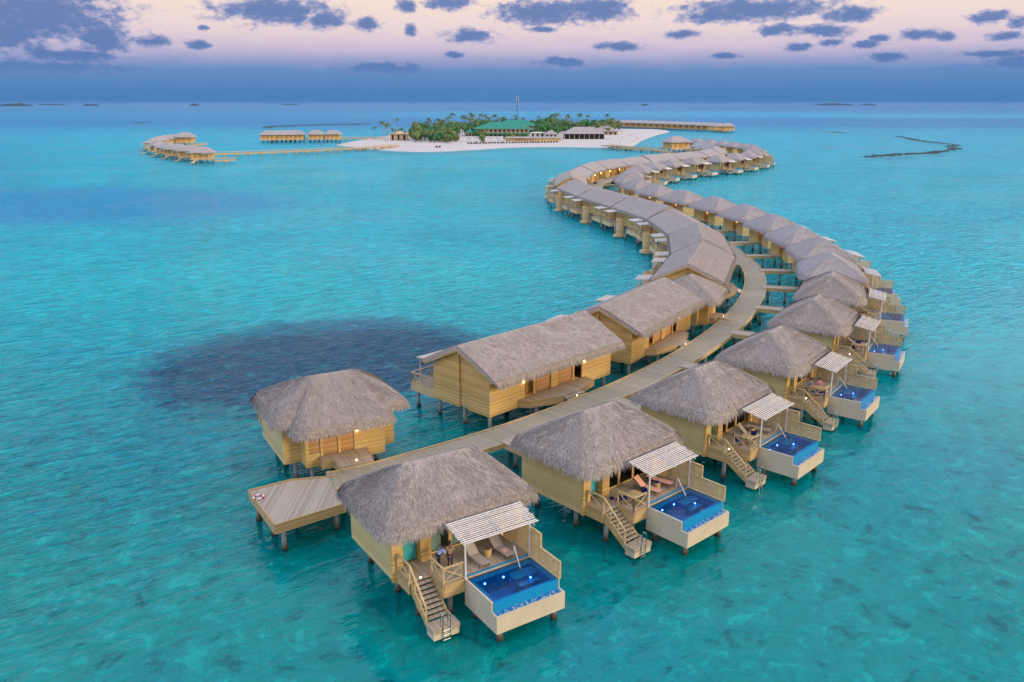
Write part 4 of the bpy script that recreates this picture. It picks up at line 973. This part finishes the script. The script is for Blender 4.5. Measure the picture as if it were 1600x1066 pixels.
sit = dict(pel=(0,0,.52), wst=(0,.03,.67), chs=(0,.06,.90), nck=(0,.05,1.06), hd0=(0,.03,1.14), hd1=(0,.02,1.22), shl=(.18,.05,.96), ell=(.24,-.06,.72), wrl=(.18,-.28,.70), hal=(.15,-.35,.70), shr=(-.18,.05,.96), elr=(-.24,-.06,.72), wrr=(-.18,-.28,.70), har=(-.15,-.35,.70),
           hpl=(.09,-.05,.50), knl=(.12,-.46,.52), anl=(.12,-.46,.09), tol=(.13,-.6,.04), hpr=(-.09,-.05,.50), knr=(-.12,-.46,.52), anr=(-.12,-.46,.09), tor=(-.13,-.6,.04))
for q_, (x, y, rz, lab, sh, lg) in enumerate(((0.05, 5.35, R(10), 'dark haired sunbather sitting at left of the fourth villa table', 'swimwear', True), (0.75, 4.7, R(-60), 'sunbather in a pink top sitting at right of the fourth villa table', 'pink_top', False))):
    person(W2(3, x, y, DK), VIL[3][2]+rz, lab, sit, sh, None, 'skin', False, lg)
    chair(3, x, y, rz, 'chair under the %s' % lab.split(' sitting')[0], 'grey_fabric')

# ------------------------------------------------------------------ island
m, t, b = mat('sand', (0.7, 0.62, 0.55), 0.95, spec=0.1)
g = t.new('ShaderNodeNewGeometry'); n = t.noise(g.outputs['Position'], 0.06, 5, 0.6)
t.l.new(t.mix(n, (0.60, 0.53, 0.49), (0.44, 0.38, 0.34)), b.inputs['Base Color']); M['sand'] = m
def land(name, pix, z, m, edge=14.0, lab=None):
    pts = [at(px, py, 0) for px, py in pix]; c_ = sum((Vector((p.x, p.y, 0)) for p in pts), Vector())/len(pts)
    pts = catmull([Vector((p.x, p.y)) for p in pts]+[Vector((pts[0].x, pts[0].y))], 6)[:-1]; n = len(pts)
    mb = MB(); vs = []
    for k, (sc, zz) in enumerate(((1.0, -0.5), (0.985, 0.12), (0.95, z*0.7), (0.85, z))):
        for p in pts: vs.append((c_.x+(p.x-c_.x)*sc, c_.y+(p.y-c_.y)*sc, zz))
    fs = [(k*n+i, k*n+(i+1) % n, (k+1)*n+(i+1) % n, (k+1)*n+i) for k in range(3) for i in range(n)]; fs.append(tuple(range(3*n, 4*n)))
    mb.add(vs, fs); return tag(mb.build(name, m), kind='structure')
land('beach', [(520,227),(560,232),(620,237),(680,237.5),(740,234.5),(800,231),(860,230),(930,231),(965,232.5),(990,229),(1008,219),(1030,211),(1048,206),(1030,202.5),(985,202),(930,199),(840,198),(740,199),(640,205),(600,213),(560,219)], 0.9, 'sand')
M['leaf_dark'] = None
def leafmat(name, c1, c2, c3):
    m, t, b = mat(name, c1, 0.7, spec=0.15); g = t.new('ShaderNodeNewGeometry'); n = t.noise(g.outputs['Position'], 0.35, 3, 0.6)
    c = t.mix(t.smooth(g.outputs['Random Per Island'], 0.1, 0.9), c1, c2); c = t.mix(t.smooth(n, 0.48, 0.68), c, c3); t.l.new(c, b.inputs['Base Color']); M[name] = m
leafmat('leaf_dark', (0.03, 0.12, 0.045), (0.07, 0.22, 0.07), (0.15, 0.27, 0.07))
leafmat('leaf_olive', (0.09, 0.15, 0.045), (0.19, 0.25, 0.08), (0.27, 0.27, 0.12))
leafmat('palm_leaf', (0.05, 0.12, 0.045), (0.14, 0.21, 0.08), (0.22, 0.21, 0.09))
M['bark'] = variant('bark', (0.16, 0.12, 0.09), (0.28, 0.22, 0.17), 3)
def crown_mesh(name, m, seed, rx=4.5, rz=3.6, nclump=9, nleaf=900):
    rnd = random.Random(seed); mb = MB(); cl = []
    for _ in range(nclump):
        a = rnd.uniform(0, 2*PI); r_ = rnd.uniform(.2, .85)*rx; cl.append((Vector((r_*math.cos(a), r_*math.sin(a), rnd.uniform(-.5, .75)*rz)), rnd.uniform(.32, .55)*rx))
    for _ in range(nleaf):
        c_, r_ = rnd.choice(cl); d_ = Vector((rnd.gauss(0, 1), rnd.gauss(0, 1), rnd.gauss(0, 1))).normalized(); p = c_+d_*r_*rnd.uniform(.65, 1.05); p.z = max(p.z, -rz*.85)
        u = d_.cross(Vector((rnd.random(), rnd.random(), 1))).normalized(); w = d_.cross(u); u = (u+d_*rnd.uniform(-.6, .6)).normalized(); s_ = rnd.uniform(.35, .8)
        mb.add([p-u*s_, p+w*s_*.6, p+u*s_, p-w*s_*.6], [(0, 1, 2, 3)])
    return mb.mesh(name, m)
CR = [crown_mesh('crown', 'leaf_dark', s_) for s_ in (1, 2, 3)] + [crown_mesh('crown', 'leaf_olive', s_) for s_ in (4, 5)]
def trunk_mesh(h, seed):
    rnd = random.Random(seed); mb = MB(); mb.tube((0, 0, 0), (0, 0, h*.55), .3, .22, n=6)
    for i in range(4): a = i*1.6+rnd.random(); mb.tube((0, 0, h*.5), (1.8*math.cos(a), 1.8*math.sin(a), h*.95), .16, .07, n=5)
    return mb.mesh('trunk', 'bark')
TRK = trunk_mesh(6, 3)
def palm_meshes(h, seed, nf=15, fl=3.6):
    rnd = random.Random(seed); mb = MB(); lean = rnd.uniform(-.8, .8); p = Vector((0, 0, 0))
    for i in range(5):
        q = Vector((lean*((i+1)/5)**2, 0, h*(i+1)/5)); mb.tube(p, q, .24-.03*i, .21-.03*i, n=6, cap=False); p = q
    tr_ = mb.mesh('trunk', 'bark'); mb = MB()
    for f_ in range(nf):
        a = 2*PI*f_/nf+rnd.random()*.4; el_ = rnd.uniform(-.25, 1.0); L = fl*rnd.uniform(.8, 1.1); prev = p; dirh = Vector((math.cos(a), math.sin(a), 0)); sd_ = Vector((-math.sin(a), math.cos(a), 0))
        n = 5
        for k in range(n):
            u = (k+1)/n; q = p+dirh*L*u*math.cos(el_*.6)+Vector((0, 0, L*(math.sin(el_)*u-.75*u*u)))
            w0 = .55*math.sin(PI*min(1, .15+k/n*.9)); w1 = .55*math.sin(PI*min(.97, .15+u*.85))
            for sgn in (-1, 1): mb.add([prev, prev+sd_*w0*sgn-Vector((0, 0, .22*w0)), q+sd_*w1*sgn-Vector((0, 0, .22*w1)), q], [(0, 1, 2, 3)])
            prev = q
    return tr_, mb.mesh('crown', 'palm_leaf')
PALM = [palm_meshes(h, s_) for h, s_ in ((9, 1), (11, 2), (7.5, 3), (12.5, 4))]
def place_tree(px, py, kind, sc, label, hgt=1.0):
    p = at(px, py, 0.8)
    if kind == 'palm':
        i = random.randrange(4); o = empty('palm_tree', p, random.uniform(0, 6.2), label, 'palm tree', 'palms on the island'); put('trunk', PALM[i][0], o); put('crown', PALM[i][1], o)
    else:
        i = random.randrange(3) if kind == 'dark' else random.randrange(3, 5); o = empty('broadleaf_tree', p, random.uniform(0, 6.2), label, 'tree', 'broadleaf trees on the island'); put('trunk', TRK, o); c_ = put('crown', CR[i], o); c_.location = (0, 0, 4.4)
    o.scale = (sc, sc, sc*hgt); return o
DS = ['low on the left shore', 'at the left end of the grove', 'left of the green roof', 'behind the green roof', 'between green roof and tower', 'right of the green roof', 'behind the thatched restaurant', 'at the right end of the grove']
WC = {}
TENS = ['first','second','third','fourth','fifth','sixth','seventh','eighth','ninth','tenth','eleventh','twelfth','thirteenth','fourteenth','fifteenth','sixteenth','seventeenth','eighteenth','nineteenth','twentieth']
def nth(i): return TENS[i] if i < 20 else (['twenty', 'thirty', 'forty', 'fifty'][(i+1)//10-2]+('-'+TENS[(i+1) % 10-1] if (i+1) % 10 else 'th'))
def wl(kd, px):
    k = (kd, where(px)); WC[k] = WC.get(k, -1)+1; return '%s, %s from the left there' % (where(px), nth(WC[k]))
def where(px): return DS[min(7, max(0, int((px-590)/45)))]
BR = [(648,216,.85,'dark'),(660,217.5,.9,'dark'),(672,218,.8,'dark'),(684,220,.8,'dark'),(697,219,.9,'olive'),(706,221,.8,'olive'),(690,212,1,'dark'),(676,210,.9,'dark'),(662,209,.9,'dark'),(715,213,1,'dark'),(704,209,1.1,'dark'),
      (724,206,1,'dark'),(740,203,1,'dark'),(755,222.5,.5,'olive'),(715,222,.45,'olive'),(698,224,.6,'olive'),(756,203,1,'dark'),(772,202,.9,'dark'),
      (842,209.5,1,'dark'),(852,211,1.1,'dark'),(864,211,1.1,'dark'),(848,205,1.2,'dark'),(862,204,1.3,'dark'),(878,206,1.1,'dark'),(884,211.5,.9,'dark'),(892,204,.9,'olive'),(915,204,.9,'dark'),(926,203,1,'dark'),(934,206,.9,'olive'),(946,208,.7,'olive'),(950,211,.6,'olive'),(958,206,.7,'olive'),(966,204,.7,'olive'),(818,206,.6,'dark'),(795,205,.5,'dark'),(757,216,.6,'olive'),(745,214.5,.6,'dark')]
_r = random.Random(4)
BR = [(px+_r.uniform(-2, 2), py, sc*1.25, kd) for px, py, sc, kd in BR]
for i in range(34):
    px = _r.uniform(642, 742); BR.append((px, _r.uniform(206, 219 if px < 700 else 213), _r.uniform(.8, 1.3), 'dark' if _r.random() < .65 else 'olive'))
for i in range(26):
    px = _r.uniform(838, 965); BR.append((px, _r.uniform(201, 206), _r.uniform(.8, 1.3), 'dark' if _r.random() < .6 else 'olive'))
for i in range(18): BR.append((_r.uniform(648, 708), _r.uniform(219.5, 223), _r.uniform(.6, .95), 'dark' if _r.random() < .5 else 'olive'))
for i in range(16): BR.append((_r.uniform(745, 845), _r.uniform(199.5, 203.5), _r.uniform(.9, 1.3), 'dark'))
for i in range(9): BR.append((_r.uniform(728, 828), _r.uniform(217, 219.5), _r.uniform(.4, .6), 'olive' if _r.random() < .5 else 'dark'))
for i in range(8): BR.append((_r.uniform(838, 880), _r.uniform(208, 213), _r.uniform(.9, 1.25), 'dark'))
BR.sort()
for (px, py, sc, kd) in BR: place_tree(px, py, kd, sc, '%s leafy tree %s' % ('dark green' if kd == 'dark' else 'olive green', wl(kd, px)), 1.0)
PM = [(598,213,.9),(602,221,.95),(606,219,.8),(613,219.5,.8),(621,219,.8),(629,219,.8),(634,221,.65),(622,206,.8),(586,213,.7),(708,205,1.1),(712,207,1.0),(704,209,.9),(725,202,1.0),(737,204,1.1),(751,202,1.0),(758,200,1.25),(765,201,1.1),(772,201,1.1),(745,205,1),(730,208,.9),(690,208,.9),(678,209,.8),(789,203,.9),(776,205,.9),
      (806,199,1.0),(817,197,.9),(831,200,.75),(858,203,1.2),(862,205,1.2),(870,202,1.2),(878,204,1.0),(866,208,1.1),(889,205,1.0),(904,203,1.2),(902,206,1.0),(919,202,.95),(930,206,.7),(945,206,.8),(943,211,.8),(952,205,.7),(960,210,.6),(962,207,.7),(972,206,.6),(946,209,.8),(877,211,.8),(823,212,.6),(791,219,.4),(716,222,.5)]
for i in range(16): PM.append((_r.uniform(655, 745), _r.uniform(203, 216), _r.uniform(.8, 1.1)))
for i in range(22): PM.append((_r.uniform(846, 968), _r.uniform(200.5, 209), _r.uniform(.7, 1.1)))
for i in range(10): PM.append((_r.uniform(745, 845), _r.uniform(199.5, 203), _r.uniform(.8, 1.1)))
PM.sort()
for (px, py, sc) in PM: place_tree(px, py, 'palm', sc*1.25, 'coconut palm '+wl('palm', px))
M['green_roof'] = variant('green_roof', (0.004, 0.17, 0.11), (0.008, 0.23, 0.15), .3, .6)
M['pale_wall'] = variant('pale_wall', (0.48, 0.36, 0.22), (0.6, 0.46, 0.3), .3)
M['white_wall'] = variant('white_wall', (0.55, 0.52, 0.48), (0.68, 0.64, 0.6), .3)
def hiproof(mb, x0, x1, y0, y1, z0, z1, ov=1.0, run=None):
    x0 -= ov; x1 += ov; y0 -= ov; y1 += ov; run = run or min(x1-x0, y1-y0)/2; ym = (y0+y1)/2
    mb.add([(x0,y0,z0),(x1,y0,z0),(x1,y1,z0),(x0,y1,z0),(x0+run,ym,z1),(x1-run,ym,z1)], [(0,1,5,4),(1,2,5),(2,3,4,5),(3,0,4),(0,3,2,1)])
def scx(py): return (at(801, py, 0)-at(800, py, 0)).x     # metres per pixel on the ground row py
def building(name, label, cat, px0, px1, py, depth, floors, mwall, mroof, roof_h, ov=1.2, fh=3.2, cols=True):
    p0 = at(px0, py, .9); p1 = at(px1, py, .9); o = empty(name, p0, 0, label, cat); L = p1.x-p0.x; z = 0
    for f_ in range(floors):
        w = MB(); w.box(0, L, 1.2, depth, z, z+fh-.4); w.build('wall', mwall, o)
        n = max(3, int(L/3.6)); 
        for i in range(n):
            x = L*(i+.5)/n; wd = MB(); wd.box(x-.8, x+.8, 1.14, 1.19, z+.3, z+fh-.9); wd.build('window', 'dark_gap', o)
        if cols:
            c_ = MB()
            for i in range(n+1): c_.bar((L*i/n, .1, z), (L*i/n, .1, z+fh-.2), .28)
            c_.build('columns', 'white_wall', o)
        sb = MB(); sb.box(-.3, L+.3, -.2, depth, z+fh-.4, z+fh-.1); sb.build('floor_slab', mwall, o)
        if f_ < floors-1: r = MB(); r.add([(-ov, -3.2, z+fh-1.3), (L+ov, -3.2, z+fh-1.3), (L+ov, 1.1, z+fh), (-ov, 1.1, z+fh), (-ov, -3.2, z+fh-1.45), (L+ov, -3.2, z+fh-1.45)], [(0,1,2,3),(4,5,1,0)]); r.build('awning_roof', mroof, o)
        z += fh
    r = MB(); hiproof(r, 0, L, 0, depth, z-.1, z+roof_h, ov); r.build('roof', mroof, o)
    return o
building('main_building', 'two storey building with broad green roofs in the middle of the island', 'building', 743, 826, 213, 26, 2, 'pale_wall', 'green_roof', 5.6, 2.5)
building('rear_building', 'green roofed building behind and right of the two storey block', 'building', 775, 838, 207, 22, 2, 'pale_wall', 'green_roof', 5.4, 2.5)
building('green_pavilion', 'small green roofed pavilion left of the main green building', 'pavilion', 727, 741, 213, 9, 1, 'pale_wall', 'green_roof', 3, 1.0)
building('restaurant', 'large open sided thatched restaurant on the beach right of centre', 'restaurant', 882, 944, 217.5, 16, 1, 'dark_gap', 'thatch_far', 5.2, 1.6, 4.2)
building('white_building', 'low white building between the green roofs and the thatched restaurant', 'building', 829, 851, 215, 9, 1, 'white_wall', 'white_wall', .5, .4, 4.0)
building('bar_pavilion', 'small thatched pavilion beside the white building', 'pavilion', 852, 871, 215.5, 9, 1, 'white_wall', 'thatch_far', 3, .8)
building('arrival_hall', 'thatched hall behind the beach right of the restaurant', 'pavilion', 929, 965, 211, 14, 1, 'pale_wall', 'thatch_far', 4.5, 1.2)
building('beach_house', 'cream walled house behind palms on the left beach', 'house', 609, 636, 219.5, 12, 1, 'pale_wall', 'pale_wall', 2.0, .5, 5.0, False)
# long low beach club wall with awning
bc = empty('beach_club', at(790, 220.5, .9), 0, 'long low timber beach club behind the row of dark loungers', 'beach club'); L = scx(220)*83
MB().box(0, L, 0, 4, 0, 1.9).build('wall', 'siding_gold', bc); r = MB(); r.add([(0, -1.5, 2.3), (L, -1.5, 2.3), (L, 4.5, 3.2), (0, 4.5, 3.2)], [(0,1,2,3)]); r.build('roof', 'thatch_far', bc)
# lattice mast
ms = empty('radio_mast', at(808, 203, 1), 0, 'tall lattice radio mast rising above the palms', 'mast'); mb = MB(); HT = 33
for s_ in ((.7, 0), (-.4, .6), (-.4, -.6)):
    mb.bar((s_[0]*1.2, s_[1]*1.2, 0), (s_[0]*.7, s_[1]*.7, HT), .22)
for i in range(22):
    z = HT*i/22; z2 = HT*(i+1)/22; mb.bar((.8, 0, z), (-.45, .65, z2), .12); mb.bar((-.45, .65, z), (-.45, -.65, z2), .12); mb.bar((-.45, -.65, z), (.8, 0, z2), .12)
mb.build('lattice', 'dark_metal', ms); an = MB()
for z in (26, 30, 32.5):
    for a in (0, 2.1, 4.2): an.bar((1.2*math.cos(a), 1.2*math.sin(a), z), (1.2*math.cos(a), 1.2*math.sin(a), z+2.0), .5)
an.build('antenna', 'white_wall', ms); MB().tube((0, 0, HT), (0, 0, HT+3), .08, n=6).build('spike', 'dark_metal', ms)
# beach umbrellas and loungers
um_c = MB(); n = 12
um_c.add([(0, 0, 3.4)]+[(2.3*math.cos(2*PI*i/n), 2.3*math.sin(2*PI*i/n), 2.3) for i in range(n)], [(0, 1+i, 1+(i+1) % n) for i in range(n)]+[tuple(range(1, n+1))[::-1]]); um_me = um_c.mesh('canopy', 'thatch_far'); um_p = MB().tube((0, 0, 0), (0, 0, 2.6), .09, n=6).mesh('pole', 'bark')
for k, px in enumerate((733, 745, 756, 767, 778, 792, 806, 820, 834, 848, 862, 874)):
    o = empty('thatched_umbrella', at(px, 221.8-(px-733)*.012, .9), 0, 'thatched beach umbrella, %s from the left of the row on the sand' % ORD[k], 'umbrella', 'thatched umbrellas on the beach'); put('canopy', um_me, o); put('pole', um_p, o)
lm = MB(); lm.xprism([(-1, .3), (-1, .4), (.3, .42), (.95, 1.0), (1, .92), (.35, .3)], -.4, .4); lm.box(-.35, .35, -.8, -.7, 0, .3); lm.box(-.35, .35, .6, .7, 0, .3); lm_me = lm.mesh('beach_lounger', 'dark_metal')
k = 0
for px in [682, 686.5]+[732+i*4.6 for i in range(31)]:
    py = 230.5 if px < 700 else 224.8-(px-733)*.014; o = put('beach_lounger', lm_me); o.location = at(px, py, .9); o.rotation_euler = (0, 0, R(random.uniform(150, 210))); o.scale = (1.5, 1.5, 1.2)
    tag(o, 'dark beach lounger, %s' % (('left' if k == 0 else 'right')+' one of the lone pair at the left of the beach' if px < 700 else nth(k-2)+' from the left in the long row'), 'sun lounger', 'pair of lone loungers on the beach' if px < 700 else 'dark loungers in a row on the beach'); k += 1
for (px, py, lab) in ((972, 216, 'left'), (985, 213, 'middle'), (996, 218, 'right'), (968, 224, 'near')):
    o = person(at(px, py, .9), random.uniform(0, 6), 'tiny distant person standing on the white sand, %s of the group by the jetty' % lab, stand, 'tan_shirt', 'dark_trousers', 'skin')

# ------------------------------------------------------------------ jetties
def jetty(name, pts, w, z, label, step=7.0):
    pth = [Vector((p.x, p.y)) for p in pts]; fine = []
    for a, b_ in zip(pth[:-1], pth[1:]):
        n = max(2, int((b_-a).length/step)); fine += [a.lerp(b_, i/n) for i in range(n)]
    fine.append(pth[-1]); o = empty(name, (fine[0].x, fine[0].y, 0), 0, label, 'jetty')
    off = Vector((fine[0].x, fine[0].y)); f2 = [p-off for p in fine]
    strip_obj('jetty_deck', 'fascia', f2, w, z-.7, z, 0, o); k = 0
    for p in f2[1:-1]:
        if k < 90: s_ = put('stilt', JST, o); s_.location = (p.x, p.y, 0); k += 1
    for sg in (-w/2, w/2):
        rl = MB()
        for a, b_ in zip(f2[:-1], f2[1:]): rl.bar((a.x, a.y+sg, z+.8), (b_.x, b_.y+sg, z+.8), .12)
        for p in f2: rl.bar((p.x, p.y+sg, z), (p.x, p.y+sg, z+.8), .12)
        rl.build('railing', 'rail', o)
    return o
JST = MB().tube((0, 0, -1.7), (0, 0, 1.3), .4, n=6).bar((0, -1.5, 1.2), (0, 1.5, 1.2), 2.6, .6).mesh('stilt', 'cream_panel')
jetty('long_jetty', [at(330, 241, 1.8), at(480, 235.5, 1.8), at(560, 231.5, 1.8), at(622, 227.5, 1.8)], 3.0, 2.0, 'long arched timber jetty from the left villa cluster to the beach')
jetty('side_jetty', [at(335, 250.5, 1.8), at(368, 249.5, 1.8)], 3, 2.0, 'short jetty jutting right from the front of the left cluster')
jetty('rear_jetty', [at(296, 227, 1.8), at(322, 225, 1.8)], 3, 2.0, 'short jetty jutting right behind the left cluster')
jetty('north_jetty', [at(440, 217.5, 1.8), at(540, 216, 1.8), at(600, 215.5, 1.8)], 2.6, 2.0, 'thin jetty linking six separate villas with the island')
jetty('arrival_jetty', [at(952, 227, 1.8), at(985, 232, 1.8), at(1020, 234, 1.8), at(1050, 238, 1.8)], 3.4, 2.0, 'timber jetty from the beach to the far end of the curved boardwalk')
jetty('far_jetty', [at(958, 196.5, 2), at(1040, 199.5, 2), at(1110, 202.5, 2), at(1140, 204.5, 2)], 2.4, 2.0, 'jetty below the long far row of villas')

# ------------------------------------------------------------------ distant villas
far_roof = hip_roof((-6.4, 6.4, -5.4, 5.4), (-2.2, 2.2, 0), 7.9, 5.4, 4.9, surf=300, fringe=400, seed=77).mesh('roof', 'thatch_far')
fw = MB().box(-5, 5, -4, 4, 1.9, 5.3).mesh('wall', 'siding'); 
fwin = [MB().box(x-.7, x+.7, -4.08, -4.02, 2.6, 4.7).mesh('window', 'door_wood') for x in (-3, 0, 3)]
fdk = MB().box(-5.2, 5.2, -5.6, -4.1, 1.7, 2.1).mesh('deck', 'cream_panel'); fst = MB()
for x in (-4.4, -1.5, 1.5, 4.4):
    for y in (-5, 0, 3.6): fst.tube((x, y, -2), (x, y, 1.95), .22, n=6)
fst = MB().tube((0, 0, -1.7), (0, 0, 1.95), .22, n=6).mesh('stilt', 'concrete'); fpg = MB().box(.8, 4.4, -6.8, -4.6, 4.5, 4.65).bar((1, -6.6, 2), (1, -6.6, 4.5), .15).bar((4.2, -6.6, 2), (4.2, -6.6, 4.5), .15).mesh('pergola', 'whitewash')
fstair = MB().bar((-2, -5.6, 2), (-3.5, -8.2, .5), 1.3, .3).box(-4.4, -2.4, -9.4, -7.8, .2, .7).mesh('stairs', 'cream_panel')
def far_villa(p, rz, label, group, sc=1.0, pool=False):
    o = empty('distant_villa', (p.x, p.y, 0), rz, label, 'villa', group); o.scale = (sc, sc, sc)
    for nm, me in [('roof', far_roof), ('wall', fw), ('deck', fdk)]+[('window', w_) for w_ in fwin]: put(nm, me, o)
    for x in (-4.4, -1.5, 1.5, 4.4):
        for y in (-5, 0, 3.6): put('stilt', fst, o).location = (x, y, 0)
    if pool: put('pergola', fpg, o); put('stairs', fstair, o)
    return o
G1 = 'villas of the curved cluster at left'
for k, (px, py, rz, sc, pool) in enumerate([(318,254,8,1.0,True),(300,251,-8,1.0,True),(281,248,-18,1.0,True),(264,245,-30,1.0,True),(249,241,-50,1.0,True),(241,236,-80,1.0,True),(249,231,-110,.95,False),(262,228,200,.95,False),(276,227.5,0,1.0,False),(291,227.5,5,1.15,False)]):
    far_villa(at(px, py, 0), R(rz), 'thatched water villa in the curved cluster at left, %s going round from the jetty' % ORD[k], G1, sc, pool)
G2 = 'villas on the thin jetty at upper left'
for k, px in enumerate((421, 436, 450, 464, 495, 521)): far_villa(at(px, 222.5-(px-421)*.012, 0), R(4), 'small thatched water villa on the thin jetty, %s from its left end' % ORD[k], G2, 1.12)
G3 = 'villas of the long far row'
for k in range(17):
    u = k/16; px = 962+(1112-962)*u; far_villa(at(px, 199.0+6.3*u**1.2, 0), R(6), 'tiny thatched villa in the long far row, %s from its island end' % ORD[k], G3, 1.12)
for k, px in enumerate((1122, 1136)): far_villa(at(px, 206.5, 0), R(6), 'tiny thatched villa at the tip of the far row, %s one' % ('inner' if k == 0 else 'outermost'), G3, 1.15)
p = at(1045, 240, 0)
far_villa(at(1056, 238.5, 0), R(22), 'wide thatched jetty house where the curved boardwalk meets the arrival jetty', None, 1.25)

# ------------------------------------------------------------------ breakwaters and far islands
m, t, b = mat('reef_rock', (0.05, 0.06, 0.06), 0.9); M['reef_rock'] = m
def rocks(name, pix, label, n, w=1.6, z=.55):
    rnd = random.Random(len(pix)*7+n); pts = catmull([Vector((at(a, b_, 0).x, at(a, b_, 0).y)) for a, b_ in pix], 6); mb = MB(); ds = [0]
    for a, b_ in zip(pts[:-1], pts[1:]): ds.append(ds[-1]+(b_-a).length)
    for _ in range(n):
        s_ = rnd.random()*ds[-1]; i = max(j for j in range(len(ds)) if ds[j] <= s_); i = min(i, len(pts)-2); p = pts[i].lerp(pts[i+1], (s_-ds[i])/max(.01, ds[i+1]-ds[i]))
        if noise.noise(Vector((s_*.05, n, 0))) < -.28: continue
        r_ = rnd.uniform(.4, 1.0)*w; c_ = Vector((p.x+rnd.gauss(0, w*.8), p.y+rnd.gauss(0, w*1.6), -.2))
        vs = [c_+Vector((r_*math.cos(a)*rnd.uniform(.7, 1.2), r_*math.sin(a)*rnd.uniform(.7, 1.2), rnd.uniform(0, .25))) for a in (0, 1.05, 2.1, 3.14, 4.2, 5.2)]+[c_+Vector((rnd.uniform(-.3, .3), rnd.uniform(-.3, .3), z*rnd.uniform(.6, 1.6)))]
        mb.add(vs, [(i, (i+1) % 6, 6) for i in range(6)])
    return tag(mb.build(name, 'reef_rock'), label, 'breakwater')
rocks('rock_breakwater', [(1353,245.5),(1375,243.5),(1400,242),(1425,240.5),(1450,239.5),(1470,237)], 'broken line of dark rocks at right, nearer arm of the hook', 420)
rocks('rock_breakwater', [(1468,237.5),(1488,234.5),(1494,232),(1480,230),(1500,226.5),(1484,225.5),(1466,223.5)], 'knot of dark rocks where the right breakwater turns', 220, 1.6)
rocks('rock_breakwater', [(1466,223.5),(1448,221.5),(1430,219),(1415,215.5),(1404,213.5)], 'thin far arm of the right breakwater', 260, 1.8, .5)
rocks('rock_breakwater', [(1290,206),(1305,207),(1321,208)], 'short dark strip of rocks on the water right of the far villas', 120, 1.8)
rocks('rock_breakwater', [(418,199.5),(430,198),(500,195.5),(572,194)], 'long thin line of rocks behind the six separate villas', 900, 3.0, .8)
rocks('rock_breakwater', [(466,237.5),(500,236),(545,234),(600,231)], 'rubble bank in shallow water under the long jetty', 500, 1.5, .4)
rocks('rock_breakwater', [(212,192.5),(226,192)], 'small dark rock patch on the water at far left', 50, 4, .8)
m, t, b = mat('far_trees', (0.03, 0.06, 0.05), 0.9); g = t.new('ShaderNodeNewGeometry'); n = t.noise(g.outputs['Position'], 0.02, 4, .7); t.l.new(t.mix(n, (0.02, 0.05, 0.06), (0.05, 0.09, 0.09)), b.inputs['Base Color']); M['far_trees'] = m
def far_island(pc, w, h, label, dist=7000):
    x = (pc-800)/F/math.cos(TH)*dist; k = dist/F/math.cos(TH)/1.0; hw = w*k/2; H = h*k; n = 40; mb = MB(); vs = []
    for i in range(n+1):
        u = -1+2*i/n; env = (1-abs(u)**3)*(.55+.45*(.5+noise.noise(Vector((u*5, pc, 0))))+.25*noise.noise(Vector((u*23, pc, 3)))); y = hw*.25*math.sqrt(max(0, 1-u*u))
        vs += [(u*hw, -y-5, -1), (u*hw*.99, -y*.8, max(.5, H*env*.9)), (u*hw*.97, 0, max(.5, H*env)), (u*hw*.99, y*.8, max(.5, H*env*.9)), (u*hw, y+5, -1)]
    mb.add(vs, [(5*i+j, 5*(i+1)+j, 5*(i+1)+j+1, 5*i+j+1) for i in range(n) for j in range(4)])
    o = mb.build('distant_island', 'far_trees'); o.location = (x, dist, 0); return tag(o, label, 'island', 'wooded islands along the horizon')
for pc, w, h, lb, ds_ in [(83,52,4.5,'darkest wooded island near the left edge of the horizon',7000),(30,55,2.2,'low flat island at the far left of the horizon',8000),(135,44,2.2,'thin pale island just right of the dark left one',9500),(192,26,3.0,'small dark island at left between the thin strips',7500),(342,16,3.2,'tiny dark island left of centre on the horizon',8000),(480,30,1.8,'faint thin island above the left villas',10000),
                          (992,13,2.6,'tiny dark island right of the radio mast',8500),(1265,62,3.2,'long wooded island on the right horizon',9000),(1315,26,2.4,'short island just right of the long right one',9000),(1590,50,2.4,'pale island at the right edge of the horizon',9500)]:
    far_island(pc, w, h, lb, ds_)

# ------------------------------------------------------------------ thin evening haze
hz = MB().box(-BIG-100, BIG+100, -BIG-100, BIG+100, -3.0, 42.0).build('haze', None); tag(hz, kind='stuff')
m = bpy.data.materials.new('haze'); m.use_nodes = True; t = NT(m.node_tree); t.n.clear(); o_ = t.new('ShaderNodeOutputMaterial'); pv = t.new('ShaderNodeVolumePrincipled')
pv.inputs['Color'].default_value = (0.22, 0.42, 0.80, 1); pv.inputs['Density'].default_value = 2.2e-5; t.l.new(pv.outputs[0], o_.inputs['Volume']); hz.data.materials.append(m)
